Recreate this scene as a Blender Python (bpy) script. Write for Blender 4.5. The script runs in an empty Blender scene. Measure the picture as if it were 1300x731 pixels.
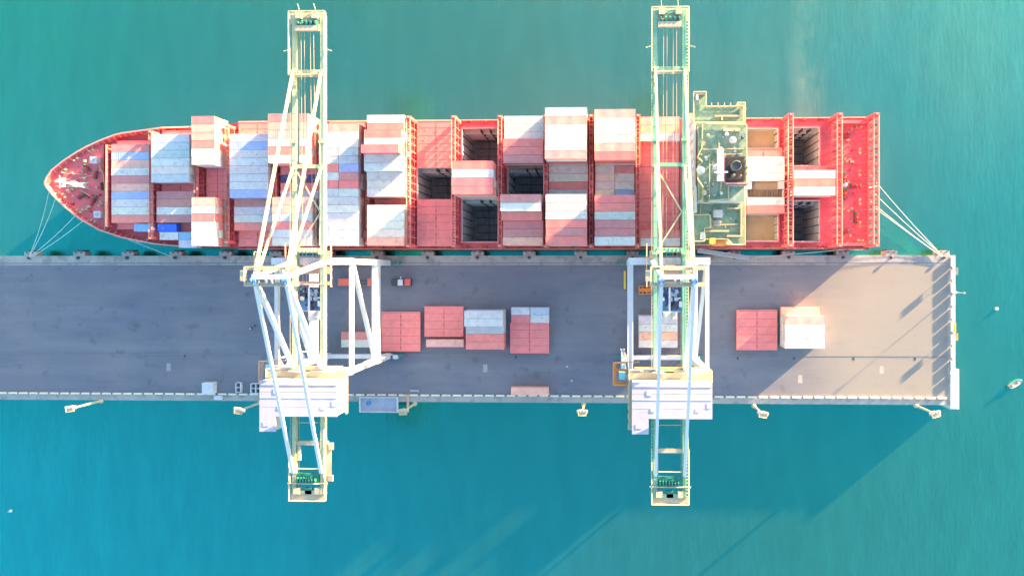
import bpy, bmesh, math, random
from mathutils import Vector, Matrix
random.seed(7)
sc = bpy.context.scene
R = math.radians
# ---------------------------------------------------------------- camera, sky, sun, exposure
cam_d = bpy.data.cameras.new('camera'); cam = bpy.data.objects.new('camera', cam_d)
sc.collection.objects.link(cam); sc.camera = cam
cam.location = (0, 0, 222); cam.rotation_euler = (0, R(1.75), 0)
cam_d.sensor_width = 36; cam_d.lens = 24; cam_d.shift_x = -(745-650)/1300; cam_d.shift_y = -(365.5-345)/1300
cam_d.clip_end = 6000
AZ = math.atan(.85); EL = R(6.5)
sun_dir = Vector((math.cos(AZ)*math.cos(EL), math.sin(AZ)*math.cos(EL), math.sin(EL)))
w = bpy.data.worlds.new('World'); sc.world = w; w.use_nodes = True
nt = w.node_tree; bg = nt.nodes['Background']
sky = nt.nodes.new('ShaderNodeTexSky'); sky.sky_type = 'NISHITA'; sky.sun_disc = False
sky.sun_elevation = EL; sky.sun_rotation = math.pi/2-AZ; sky.air_density = 1.0; sky.dust_density = 1.0; sky.ozone_density = 1.9
nt.links.new(sky.outputs[0], bg.inputs[0]); bg.inputs[1].default_value = 0.08
sl = bpy.data.lights.new('sun', 'SUN'); sun = bpy.data.objects.new('sun', sl); sc.collection.objects.link(sun)
sl.energy = 3.2; sl.angle = R(.9); sl.color = (1, .66, .34)
sun.rotation_euler = (-sun_dir).to_track_quat('-Z', 'Y').to_euler()
sc.view_settings.view_transform = 'Standard'; sc.view_settings.look = 'None'
sc.view_settings.exposure = 3.82; sc.view_settings.gamma = 1

# ---------------------------------------------------------------- helpers
COL = sc.collection
def mat(name, color, rough=.6, metal=0., noise=.12, nscale=.6, bump=0., objcol=False, spots=None, spec=.5):
    m = bpy.data.materials.new(name); m.use_nodes = True; n = m.node_tree; b = n.nodes['Principled BSDF']
    b.inputs['Roughness'].default_value = rough; b.inputs['Metallic'].default_value = metal
    b.inputs['Specular IOR Level'].default_value = spec
    tc = n.nodes.new('ShaderNodeTexCoord'); no = n.nodes.new('ShaderNodeTexNoise'); no.inputs['Scale'].default_value = nscale
    no.inputs['Detail'].default_value = 6; no.inputs['Roughness'].default_value = .65
    oi = n.nodes.new('ShaderNodeObjectInfo')
    ad = n.nodes.new('ShaderNodeVectorMath'); ad.operation = 'MULTIPLY_ADD'
    n.links.new(oi.outputs['Random'], ad.inputs[0]); ad.inputs[1].default_value = (91, 57, 33); n.links.new(tc.outputs['Object'], ad.inputs[2])
    n.links.new(ad.outputs[0], no.inputs['Vector'])
    mr = n.nodes.new('ShaderNodeMapRange'); mr.inputs[1].default_value = .3; mr.inputs[2].default_value = .7
    mr.inputs[3].default_value = 1-noise; mr.inputs[4].default_value = 1+noise
    n.links.new(no.outputs[0], mr.inputs[0])
    mx = n.nodes.new('ShaderNodeVectorMath'); mx.operation = 'SCALE'; n.links.new(mr.outputs[0], mx.inputs['Scale'])
    if objcol: n.links.new(oi.outputs['Color'], mx.inputs[0])
    else: mx.inputs[0].default_value = color
    out = mx.outputs[0]
    if spots:   # (colour, scale, threshold)
        n2 = n.nodes.new('ShaderNodeTexNoise'); n2.inputs['Scale'].default_value = spots[1]; n2.inputs['Detail'].default_value = 4
        n.links.new(ad.outputs[0], n2.inputs['Vector'])
        r2 = n.nodes.new('ShaderNodeMapRange'); r2.inputs[1].default_value = spots[2]; r2.inputs[2].default_value = spots[2]+.07
        r2.inputs[4].default_value = spots[3] if len(spots) > 3 else .6
        n.links.new(n2.outputs[0], r2.inputs[0])
        mm = n.nodes.new('ShaderNodeMix'); mm.data_type = 'RGBA'; n.links.new(r2.outputs[0], mm.inputs[0])
        n.links.new(out, mm.inputs[6]); mm.inputs[7].default_value = (*spots[0], 1); out = mm.outputs[2]
    n.links.new(out, b.inputs['Base Color'])
    if bump:
        bp = n.nodes.new('ShaderNodeBump'); bp.inputs['Strength'].default_value = .5; bp.inputs['Distance'].default_value = bump
        n.links.new(no.outputs[0], bp.inputs['Height']); n.links.new(bp.outputs[0], b.inputs['Normal'])
    return m
M = {}
RED = (.70, .135, .14)
M['red'] = mat('ship_red_paint', RED, .5, noise=.14, nscale=.35, spots=((.30, .07, .05), .9, .64))
M['reddk'] = mat('ship_red_worn', (.42, .05, .05), .6, noise=.25, nscale=.8, spots=((.16, .05, .04), 1.4, .58))
M['redlt'] = mat('hatch_red', (.82, .22, .20), .55, noise=.10, nscale=.5, spots=((.62, .26, .20), 1.3, .62))
M['hullred'] = mat('hull_red', (.68, .12, .11), .45, noise=.1, nscale=.2)
M['white'] = mat('white_paint', (.57, .56, .57), .45, noise=.06, nscale=.5, spots=((.5, .42, .36), 1.2, .68, .4))
M['cream'] = mat('cream_paint', (.46, .39, .26), .5, noise=.08, nscale=.5)
M['hold'] = mat('hold_wall_paint', (.62, .60, .55), .6, noise=.12, nscale=.4, spots=((.3, .22, .16), .8, .62))
M['holdfloor'] = mat('hold_floor', (.24, .24, .23), .7, noise=.3, nscale=.5)
M['tan'] = mat('tan_tank_top', (.50, .36, .20), .7, noise=.12, nscale=.3)
M['dark'] = mat('dark_steel', (.05, .05, .055), .6, noise=.3, nscale=1)
M['grey'] = mat('grey_steel', (.33, .34, .36), .55, noise=.15, nscale=.8)
M['ltgrey'] = mat('light_grey_steel', (.55, .57, .60), .5, noise=.1, nscale=.6)
M['deckgreen'] = mat('deck_green_paint', (.20, .31, .21), .6, noise=.22, nscale=.5, spots=((.34, .37, .28), .5, .54))
M['blue'] = mat('machinery_blue', (.06, .20, .48), .45, noise=.25, nscale=1)
M['yellow'] = mat('yellow_paint', (.75, .48, .06), .5, noise=.1)
M['orange'] = mat('orange_paint', (.72, .24, .05), .5, noise=.1)
M['peach'] = mat('peach_paint', (.54, .32, .22), .5, noise=.08)
M['greendk'] = mat('bogie_green', (.03, .22, .16), .5, noise=.25, nscale=1.2)
M['greenboom'] = mat('mint_green_paint', (.20, .44, .27), .45, noise=.10, nscale=.3, spots=((.40, .50, .30), .8, .6, .5))
M['greencream'] = mat('pale_green_paint', (.43, .47, .28), .45, noise=.10, nscale=.3, spots=((.60, .54, .34), .8, .58, .6))
M['rope'] = mat('mooring_rope', (.62, .68, .60), .8, noise=.1)
M['glass'] = mat('dark_glass', (.03, .05, .07), .1, noise=.05)
M['rubber'] = mat('black_rubber', (.02, .02, .022), .8, noise=.2)
M['conc'] = mat('edge_concrete', (.34, .32, .29), .85, noise=.16, nscale=.25, spots=((.2, .19, .18), .35, .56, .6))
M['concw'] = mat('white_concrete', (.62, .59, .54), .8, noise=.1, nscale=.6)
M['skin'] = mat('skin', (.5, .3, .2), .6)

class MB:
    def __init__(s): s.bm = bmesh.new(); s.mi = 0
    def _f(s, vs, mi=None):
        try:
            f = s.bm.faces.new(vs); f.material_index = s.mi if mi is None else mi; return f
        except ValueError: return None
    def hexa(s, p, mi=None):      # 8 points: bottom 4 ccw, top 4 ccw
        v = [s.bm.verts.new(q) for q in p]
        for i in ((3,2,1,0), (4,5,6,7), (0,1,5,4), (1,2,6,5), (2,3,7,6), (3,0,4,7)): s._f([v[k] for k in i], mi)
        return s
    def box(s, x0, x1, y0, y1, z0, z1, mi=None):
        return s.hexa([(x0,y0,z0),(x1,y0,z0),(x1,y1,z0),(x0,y1,z0),(x0,y0,z1),(x1,y0,z1),(x1,y1,z1),(x0,y1,z1)], mi)
    def cbox(s, x, y, z, dx, dy, dz, mi=None, rz=0):
        c, n = math.cos(rz), math.sin(rz); P = []
        for zz in (z, z+dz):
            for a, b in ((-dx/2,-dy/2),(dx/2,-dy/2),(dx/2,dy/2),(-dx/2,dy/2)): P.append((x+a*c-b*n, y+a*n+b*c, zz))
        return s.hexa(P, mi)
    def beam(s, a, b, wd, h, mi=None, w2=None, h2=None):   # box section along a-b, wd horizontal width, h vertical depth
        a, b = Vector(a), Vector(b); d = (b-a).normalized()
        side = d.cross(Vector((0,0,1)))
        if side.length < .05: side = Vector((1,0,0))
        side.normalize(); up = side.cross(d).normalized()
        w2 = w2 or wd; h2 = h2 or h; P = []
        for c, ww, hh in ((a, wd, h), (b, w2, h2)):
            for i, j in ((-1,-1),(1,-1),(1,1),(-1,1)): P.append(c+side*i*ww/2+up*j*hh/2)
        v = [s.bm.verts.new(q) for q in P]
        for i in ((0,1,2,3), (7,6,5,4), (4,5,1,0), (5,6,2,1), (6,7,3,2), (7,4,0,3)): s._f([v[k] for k in i], mi)
        return s
    def tube(s, a, b, r, n=6, r2=None, mi=None, caps=True):
        a, b = Vector(a), Vector(b); d = (b-a).normalized(); q = d.to_track_quat('Z', 'Y'); r2 = r if r2 is None else r2
        A = []; B = []
        for k in range(n):
            o = Vector((math.cos(2*math.pi*k/n), math.sin(2*math.pi*k/n), 0)); o.rotate(q)
            A.append(s.bm.verts.new(a+o*r)); B.append(s.bm.verts.new(b+o*r2))
        for k in range(n): s._f([A[k], A[(k+1) % n], B[(k+1) % n], B[k]], mi)
        if caps: s._f(A[::-1], mi); s._f(B, mi)
        return s
    def lathe(s, x, y, prof, n=12, mi=None):    # prof: (r, z) bottom to top
        rings = [[s.bm.verts.new((x+r*math.cos(2*math.pi*k/n), y+r*math.sin(2*math.pi*k/n), z)) for k in range(n)] for r, z in prof]
        for A, B in zip(rings, rings[1:]):
            for k in range(n): s._f([A[k], A[(k+1) % n], B[(k+1) % n], B[k]], mi)
        s._f(rings[-1], mi); s._f(rings[0][::-1], mi); return s
    def poly(s, pts, z0, z1, mi=None):
        A = [s.bm.verts.new((x, y, z0)) for x, y in pts]; B = [s.bm.verts.new((x, y, z1)) for x, y in pts]; n = len(pts)
        for k in range(n): s._f([A[k], A[(k+1) % n], B[(k+1) % n], B[k]], mi)
        s._f(A[::-1], mi); s._f(B, mi); return s
    def rail(s, pts, h=1.1, r=.06, step=2.5, mi=None, mids=1):
        for a, b in zip(pts, pts[1:]):
            a, b = Vector(a), Vector(b); n = max(1, int((b-a).length/step))
            for k in range(n+1):
                p = a.lerp(b, k/n); s.tube(p, p+Vector((0,0,h)), r*.8, 4, mi=mi, caps=False)
            for q in range(1, mids+2):
                o = Vector((0,0,h*q/(mids+1))); s.tube(a+o, b+o, r, 4, mi=mi, caps=False)
        return s
    def build(s, name, mats, parent=None, smooth=False):
        me = bpy.data.meshes.new(name)
        bmesh.ops.recalc_face_normals(s.bm, faces=s.bm.faces[:])
        s.bm.to_mesh(me); s.bm.free()
        for m in (mats if isinstance(mats, (list, tuple)) else [mats]): me.materials.append(m)
        if smooth:
            for p in me.polygons: p.use_smooth = True
        o = bpy.data.objects.new(name, me); COL.objects.link(o)
        if parent: o.parent = parent
        return o
def tag(o, label=None, cat=None, group=None, kind=None):
    if label: o['label'] = label
    if cat: o['category'] = cat
    if group: o['group'] = group
    if kind: o['kind'] = kind
    return o
def empty(name, loc=(0,0,0), rz=0, label=None, cat=None, group=None):
    o = bpy.data.objects.new(name, None); COL.objects.link(o); o.location = loc; o.rotation_euler.z = rz
    return tag(o, label, cat, group)
def kids(o): return [c for c in bpy.data.objects if c.parent == o]
def copy_tree(o, parent=None):
    c = o.copy(); COL.objects.link(c); c.parent = parent
    for ch in kids(o): copy_tree(ch, c)
    return c
ORD = ['', 'first', 'second', 'third', 'fourth', 'fifth', 'sixth', 'seventh', 'eighth', 'ninth', 'tenth', 'eleventh', 'twelfth',
       'thirteenth', 'fourteenth', 'fifteenth', 'sixteenth', 'seventeenth', 'eighteenth', 'nineteenth', 'twentieth']

# ---------------------------------------------------------------- water
WZ = -6.5
def make_water():
    m = bpy.data.materials.new('sea_water'); m.use_nodes = True; n = m.node_tree
    for x in list(n.nodes): n.nodes.remove(x)
    out = n.nodes.new('ShaderNodeOutputMaterial'); add = n.nodes.new('ShaderNodeAddShader')
    df = n.nodes.new('ShaderNodeBsdfDiffuse'); gl = n.nodes.new('ShaderNodeBsdfGlossy')
    gl.inputs['Roughness'].default_value = .22
    tc = n.nodes.new('ShaderNodeTexCoord')
    def noise(scale, detail, vec=None, rough=.5, dist=0):
        x = n.nodes.new('ShaderNodeTexNoise'); x.inputs['Scale'].default_value = scale; x.inputs['Detail'].default_value = detail
        x.inputs['Roughness'].default_value = rough; x.inputs['Distortion'].default_value = dist
        n.links.new(vec or tc.outputs['Object'], x.inputs['Vector']); return x
    def ramp(src, a, b, lo=0., hi=1.):
        r = n.nodes.new('ShaderNodeMapRange'); r.interpolation_type = 'SMOOTHSTEP'
        for i, v in ((1, a), (2, b), (3, lo), (4, hi)): r.inputs[i].default_value = v
        n.links.new(src, r.inputs[0]); return r.outputs[0]
    def mix(f, a, b):
        x = n.nodes.new('ShaderNodeMix'); x.data_type = 'RGBA'
        n.links.new(f, x.inputs[0])
        for i, v in ((6, a), (7, b)):
            if isinstance(v, tuple): x.inputs[i].default_value = (*v, 1)
            else: n.links.new(v, x.inputs[i])
        return x.outputs[2]
    sep = n.nodes.new('ShaderNodeSeparateXYZ'); n.links.new(tc.outputs['Object'], sep.inputs[0])
    # some silt, and sunlit green painted in to north and east, bluer west
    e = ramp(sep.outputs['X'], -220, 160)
    big = ramp(noise(.012, 4, rough=.6).outputs[0], .35, .65)
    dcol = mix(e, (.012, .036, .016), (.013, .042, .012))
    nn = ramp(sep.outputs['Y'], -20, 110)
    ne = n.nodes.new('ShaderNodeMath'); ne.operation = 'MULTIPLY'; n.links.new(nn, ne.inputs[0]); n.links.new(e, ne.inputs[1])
    dcol = mix(ne.outputs[0], dcol, (.060, .045, .036))  # brighter sunlit tone painted in to the north-east
    bb = n.nodes.new('ShaderNodeMath'); bb.operation = 'MULTIPLY'; bb.inputs[1].default_value = .5; n.links.new(big, bb.inputs[0]); big = bb.outputs[0]
    dcol = mix(big, dcol, (.015, .042, .014))
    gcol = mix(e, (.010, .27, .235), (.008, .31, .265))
    gcol = mix(nn, gcol, (.006, .345, .225))  # sunlit green painted in towards the north
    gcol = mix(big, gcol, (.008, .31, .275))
    sth = n.nodes.new('ShaderNodeMath'); sth.operation = 'MULTIPLY'; n.links.new(ramp(sep.outputs['Y'], -30, -75), sth.inputs[0]); n.links.new(ramp(sep.outputs['X'], 80, -10, .0, .8), sth.inputs[1])
    gcol = mix(sth.outputs[0], gcol, (.003, .295, .295))  # bluer tone of shaded water painted in to the south-west
    # a plume of stirred-up silt north of the stern
    mp = n.nodes.new('ShaderNodeMapping'); mp.inputs['Location'].default_value = (-66, -70, 0)
    n.links.new(tc.outputs['Object'], mp.inputs[0])
    mp2 = n.nodes.new('ShaderNodeMapping'); mp2.vector_type = 'POINT'; mp2.inputs['Rotation'].default_value = (0, 0, R(20)); mp2.inputs['Scale'].default_value = (.13, .026, 0)
    n.links.new(mp.outputs[0], mp2.inputs[0])
    ln = n.nodes.new('ShaderNodeVectorMath'); ln.operation = 'LENGTH'; n.links.new(mp2.outputs[0], ln.inputs[0])
    pl = ramp(ln.outputs['Value'], 0, 1.1, 1, 0)
    pn = ramp(noise(.06, 5, rough=.6).outputs[0], .42, .68)
    mu = n.nodes.new('ShaderNodeMath'); mu.operation = 'MULTIPLY'; n.links.new(pl, mu.inputs[0]); n.links.new(pn, mu.inputs[1])
    dcol = mix(mu.outputs[0], dcol, (.10, .095, .045))
    st = n.nodes.new('ShaderNodeMapping'); st.inputs['Scale'].default_value = (1, .22, 1); n.links.new(tc.outputs['Object'], st.inputs[0])
    f1 = ramp(noise(.22, 8, st.outputs[0], .75).outputs[0], .3, .7, .93, 1.07)
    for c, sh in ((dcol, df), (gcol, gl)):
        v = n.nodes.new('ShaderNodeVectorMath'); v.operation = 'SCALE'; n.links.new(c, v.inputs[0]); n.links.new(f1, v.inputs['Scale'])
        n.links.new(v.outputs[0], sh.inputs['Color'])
    bp = n.nodes.new('ShaderNodeBump'); bp.inputs['Strength'].default_value = .45; bp.inputs['Distance'].default_value = .14
    n.links.new(noise(.9, 5, st.outputs[0], .6).outputs[0], bp.inputs['Height'])
    n.links.new(bp.outputs[0], gl.inputs['Normal']); n.links.new(bp.outputs[0], df.inputs['Normal'])
    n.links.new(df.outputs[0], add.inputs[0]); n.links.new(gl.outputs[0], add.inputs[1]); n.links.new(add.outputs[0], out.inputs[0])
    b = MB(); L = 3000; hx0, hx1, hy0, hy1 = -99, 80.5, 7.5, 48.2       # one sheet, open only inside the hull
    for q in ((-L, hx0, -L, L), (hx1, L, -L, L), (hx0, hx1, -L, hy0), (hx0, hx1, hy1, L)): b._f([b.bm.verts.new((x, y, WZ)) for x, y in ((q[0], q[2]), (q[1], q[2]), (q[1], q[3]), (q[0], q[3]))])
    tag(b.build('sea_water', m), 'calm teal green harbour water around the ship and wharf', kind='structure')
make_water()

# ---------------------------------------------------------------- wharf
def wharf_mat():
    m = bpy.data.materials.new('wharf_asphalt'); m.use_nodes = True; n = m.node_tree; b = n.nodes['Principled BSDF']
    b.inputs['Roughness'].default_value = .85; b.inputs['Specular IOR Level'].default_value = .25
    tc = n.nodes.new('ShaderNodeTexCoord'); cur = None
    def layer(scale, sx, sy, lo, hi, a, bb, cur, col, detail=6):
        mp = n.nodes.new('ShaderNodeMapping'); mp.inputs['Scale'].default_value = (sx, sy, 1); n.links.new(tc.outputs['Object'], mp.inputs[0])
        no = n.nodes.new('ShaderNodeTexNoise'); no.inputs['Scale'].default_value = scale; no.inputs['Detail'].default_value = detail; no.inputs['Roughness'].default_value = .62
        n.links.new(mp.outputs[0], no.inputs['Vector'])
        r = n.nodes.new('ShaderNodeMapRange'); r.inputs[1].default_value = lo; r.inputs[2].default_value = hi; r.inputs[3].default_value = a; r.inputs[4].default_value = bb
        n.links.new(no.outputs[0], r.inputs[0]); x = n.nodes.new('ShaderNodeMix'); x.data_type = 'RGBA'; n.links.new(r.outputs[0], x.inputs[0])
        if isinstance(cur, tuple): x.inputs[6].default_value = (*cur, 1)
        else: n.links.new(cur, x.inputs[6])
        x.inputs[7].default_value = (*col, 1); return x.outputs[2]
    cur = layer(.035, 1, 1.2, .35, .65, 0, 1, (.148, .152, .190), (.195, .185, .198))
    cur = layer(.12, .25, 2.2, .45, .75, 0, .6, cur, (.23, .23, .24)); cur = layer(.09, .4, 1.3, .5, .68, 0, .45, cur, (.115, .125, .16), 5)         # long worn tracks
    cur = layer(.2, 1, 1, .58, .72, 0, .6, cur, (.085, .09, .10))               # oil and damp
    cur = layer(.7, 1, 1, .64, .74, 0, .55, cur, (.24, .235, .22))
    cur = layer(1.6, .5, 3, .60, .75, 0, .35, cur, (.08, .08, .09))
    sp = n.nodes.new('ShaderNodeSeparateXYZ'); n.links.new(tc.outputs['Object'], sp.inputs[0])
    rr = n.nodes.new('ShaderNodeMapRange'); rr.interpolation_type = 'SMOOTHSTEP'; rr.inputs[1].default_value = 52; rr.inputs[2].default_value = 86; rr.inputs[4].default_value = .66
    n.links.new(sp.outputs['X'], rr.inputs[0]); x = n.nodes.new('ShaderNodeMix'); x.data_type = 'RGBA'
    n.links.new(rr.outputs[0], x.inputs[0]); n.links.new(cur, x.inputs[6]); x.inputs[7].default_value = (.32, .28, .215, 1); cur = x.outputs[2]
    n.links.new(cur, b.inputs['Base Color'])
    return m
def make_wharf():
    x0, x1 = -420, 111.2
    b = MB()
    b.box(x0, x1, -42.6, 5.3, -9, -.004, 1)
    b.box(x0, x1-2.4, -40.6, 2.2, -.1, .0, 0)
    # light concrete strips along the edges, rails set in grooves
    b.box(x0, x1-.02, 3.6, 5.28, -.1, .02, 1); b.box(x0, x1-.02, 2.2, 3.6, -.1, .012, 1)
    b.box(x0, x1-.02, -42.58, -40.6, -.1, .016, 1)
    o = tag(b.build('wharf_deck', [wharf_mat(), M['conc']]), 'long grey wharf deck with concrete edges beside the ship', kind='structure')
    for y in (2.85, -27.2):
        r = MB(); r.box(x0, x1-2.6, y-.14, y+.14, 0, .018, 0); r.box(x0, x1-2.6, y-.05, y+.05, .018, .06, 1)
        r.build('crane_rail', [M['dark'], M['grey']], o)
    # painted faint bay marks near the west
    for i, x in enumerate([-145.5, -101, -40, 62, 88]):
        c = MB(); c.cbox(x, -31.5-(i % 2)*3, 0, 1.4, 2.6, .007); c.build('patched_slab', M['conc'], o)
    c = MB()
    for x in (42, 79, 98.5, 60, -30, -95, -140):
        c.cbox(x, -27.9, 0, .5, .9, .05)
    c.build('drain_cover', M['dark'], o)
make_wharf()
# kerb blocks
k0 = MB(); k0.box(-1.35, 1.35, -.25, .25, 0, .45); k0 = k0.build('kerb_block', mat('kerb_paint', (.74, .70, .52), .7, noise=.14, nscale=2, spots=((.3, .27, .22), 2.5, .58)))
kx = -209
first = True
while kx < 108:
    o = k0 if first else k0.copy()
    if not first: COL.objects.link(o)
    first = False
    o.location = (kx, -40.35, 0)
    tag(o, 'pale yellow kerb block in the long dashed row along the south wharf edge', 'kerb', 'kerb blocks along the south wharf edge')
    kx += 3.55
ek = MB(); ek.box(-.3, .3, -1.55, 1.55, 0, .85)
ek = ek.build('parapet_block', M['concw'])
for k in range(10):
    o = ek if k == 0 else ek.copy()
    if k: COL.objects.link(o)
    o.location = (109.9, 3.2-k*4.15, 0)
    tag(o, 'pale concrete parapet block in the row along the east wharf end', 'barrier', 'parapet blocks along the east wharf end')
b = MB(); b.box(109.5, 112.3, -43.9, -31.2, -9, .22); b.box(109.7, 112.1, -43.7, -31.4, .22, .28)
tag(b.build('corner_slab', M['concw']), 'raised white concrete slab at the southeast corner of the wharf', 'slab')
b = MB(); b.box(110.35, 111.15, -31, 5.2, -.1, .12); tag(b.build('end_coping', M['concw']), 'low pale coping strip along the east end of the wharf', 'coping')
# fenders with bollards
fx = [-192.7,-176,-159.4,-143.2,-126.4,-109.7,-92.6,-75.8,-59,-42.6,-25.6,-8.8,8,24.6,40.9,58.3,75.6,90.9,107.5]
f0 = empty('fender', (0,0,0))
b = MB(); b.box(-2, 2, 5.3, 6.6, -3, -.05); b.box(-1.2, 1.2, 6.6, 6.9, -2.6, -.4); b.build('fender_block', M['conc'], f0)
b = MB(); b.box(-1.3, 1.3, 6.9, 7.25, -3.4, -.9); b.tube((-.9, 6.4, -.05), (-.9, 6.4, .3), .2); b.tube((.9, 6.4, -.05), (.9, 6.4, .3), .2); b.build('rubber_pad', M['rubber'], f0)
b = MB(); b.lathe(0, 4.6, [(.5, .02), (.5, .12), (.25, .2), (.24, .55), (.48, .62), (.45, .8), (.2, .86)]); b.build('bollard', M['dark'], f0, True)
for i, x in enumerate(fx):
    o = f0 if i == 0 else copy_tree(f0)
    o.location.x = x
    tag(o, f'concrete fender block with black pad on north wharf edge, {ORD[i+1]} from the left', 'fender', 'fenders along the north wharf edge')

# ---------------------------------------------------------------- ship
def lerp_tab(t, x):
    if x <= t[0][0]: return t[0][1]
    for (a, p), (c, q) in zip(t, t[1:]):
        if x <= c: return p+(q-p)*(x-a)/(c-a)
    return t[-1][1]
NT0 = [(-184.2,28.6),(-183.4,30.6),(-181.7,32.9),(-177.8,35.9),(-173.5,38.6),(-169.9,40.5),(-165.5,42.4),(-160.8,44.1),(-158.2,44.7),(-145.2,46.3),(-133.6,47.3),(-119.4,48.1),(-100,48.6),(82.0,48.6)]
ST0 = [(-184.2,28.6),(-183.4,27),(-181.2,24.4),(-177.8,21.2),(-172.5,17.0),(-166,13.4),(-158.2,10.9),(-147.8,8.9),(-137.4,7.9),(-119.4,7.4),(-100,7.1),(82.0,7.1)]
NT = [(x*.987 if x < -100 else x, y) for x, y in NT0]; ST = [(x*.987 if x < -100 else x, y) for x, y in ST0]
DZ, HC = 4.0, 6.4     # main deck, hatch cover top
BX = {1:(-158.2,-146.0),2:(-143.5,-131.3),3:(-128.9,-121.8),4:(-118.4,-106.2),5:(-103.5,-91.3),6:(-88.9,-76.7),7:(-74.3,-62.3),8:(-60.7,-48.5),
      9:(-46.5,-34.3),10:(-32,-19.8),11:(-18.4,-6.2),12:(-3.9,8.3),13:(10.2,22.4),14:(43,54.6),15:(56.4,68.6)}
def RY(r): return 48.2-2.51*r
N3, M3, S3 = (RY(6)+.05, 48.0), (RY(10)+.05, RY(6)-.05), (8.15, RY(10)-.05)
holds = [(-60.7,-48.9,M3,-11),(-46.3,-34.9,(N3[0],45.6),-11),(-46.3,-34.9,(9.6,S3[1]),-11),(-31.6,-20.2,M3,-9),
         (43,53.4,(38.4,45),1.5),(43,53.4,(9.8,18.0),1.5),(56.4,66.3,(33.4,45.2),-11),(56.4,66.3,(9.6,22.2),-11)]
ship = empty('container_ship', (0, 0, WZ), label='large red container ship moored along the wharf, loaded with container stacks', cat='ship')
def sb(b, name, m, parent=ship, **k):
    o = b.build(name, m, parent, **k); 
    if parent is ship: o.location.z = -WZ
    return o
def make_hull():
    b = MB(); xs = sorted(set([p[0] for p in NT]+[p[0] for p in ST]))
    secs = []
    for x in xs:
        n, s = lerp_tab(NT, x), lerp_tab(ST, x); row = []
        top = 7.0 if x < -138 else (4.9 if x < -130 else 4.9)
        bow = max(0, min(1, (-100-x)/84))
        for z, k in ((-13, 1), (WZ, .8), (-1, .38), (top, 0)):
            mid = 28; sh = bow**1.6*k
            xx = x+sh*8*bow
            row.append((xx, mid+(n-mid)*(1-.55*sh), mid+(s-mid)*(1-.55*sh), z))
        secs.append(row)
    V = [[(b.bm.verts.new((x, n, z)), b.bm.verts.new((x, s, z))) for x, n, s, z in row] for row in secs]
    for A, B in zip(V, V[1:]):
        for k in range(3):
            b._f([A[k][0], A[k+1][0], B[k+1][0], B[k][0]]); b._f([A[k][1], B[k][1], B[k+1][1], A[k+1][1]])
    L = V[-1]
    for k in range(3): b._f([L[k][0], L[k+1][0], L[k+1][1], L[k][1]])
    o = sb(b, 'hull', M['hullred'])
    # bulwark cap and inner wall at the bow
    c = MB()
    pts = [(x, lerp_tab(NT, x)) for x in xs if x <= -119]; pts2 = [(x, lerp_tab(ST, x)) for x in xs if x <= -119]
    for P, sgn in ((pts, -1), (pts2, 1)):
        for (xa, ya), (xb, yb) in zip(P, P[1:]):
            za = 7.0 if xa < -138 else 4.9; zb = 7.0 if xb < -138 else 4.9
            c.beam((xa, ya+sgn*.12, za+.05), (xb, yb+sgn*.12, zb+.05), .42, .22)
    for x in [p for p in xs if -182 < p < -140]: pass
    x = -179
    while x < -142:
        for T, sgn in ((NT, -1), (ST, 1)):
            y = lerp_tab(T, x); c.beam((x, y+sgn*.1, 6.9), (x+.0, y+sgn*1.0, 5.5), .12, .5)
        x += 1.8
    sb(c, 'bulwark', mat('bulwark_paint', (.62, .30, .26), .5))
make_hull()
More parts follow.
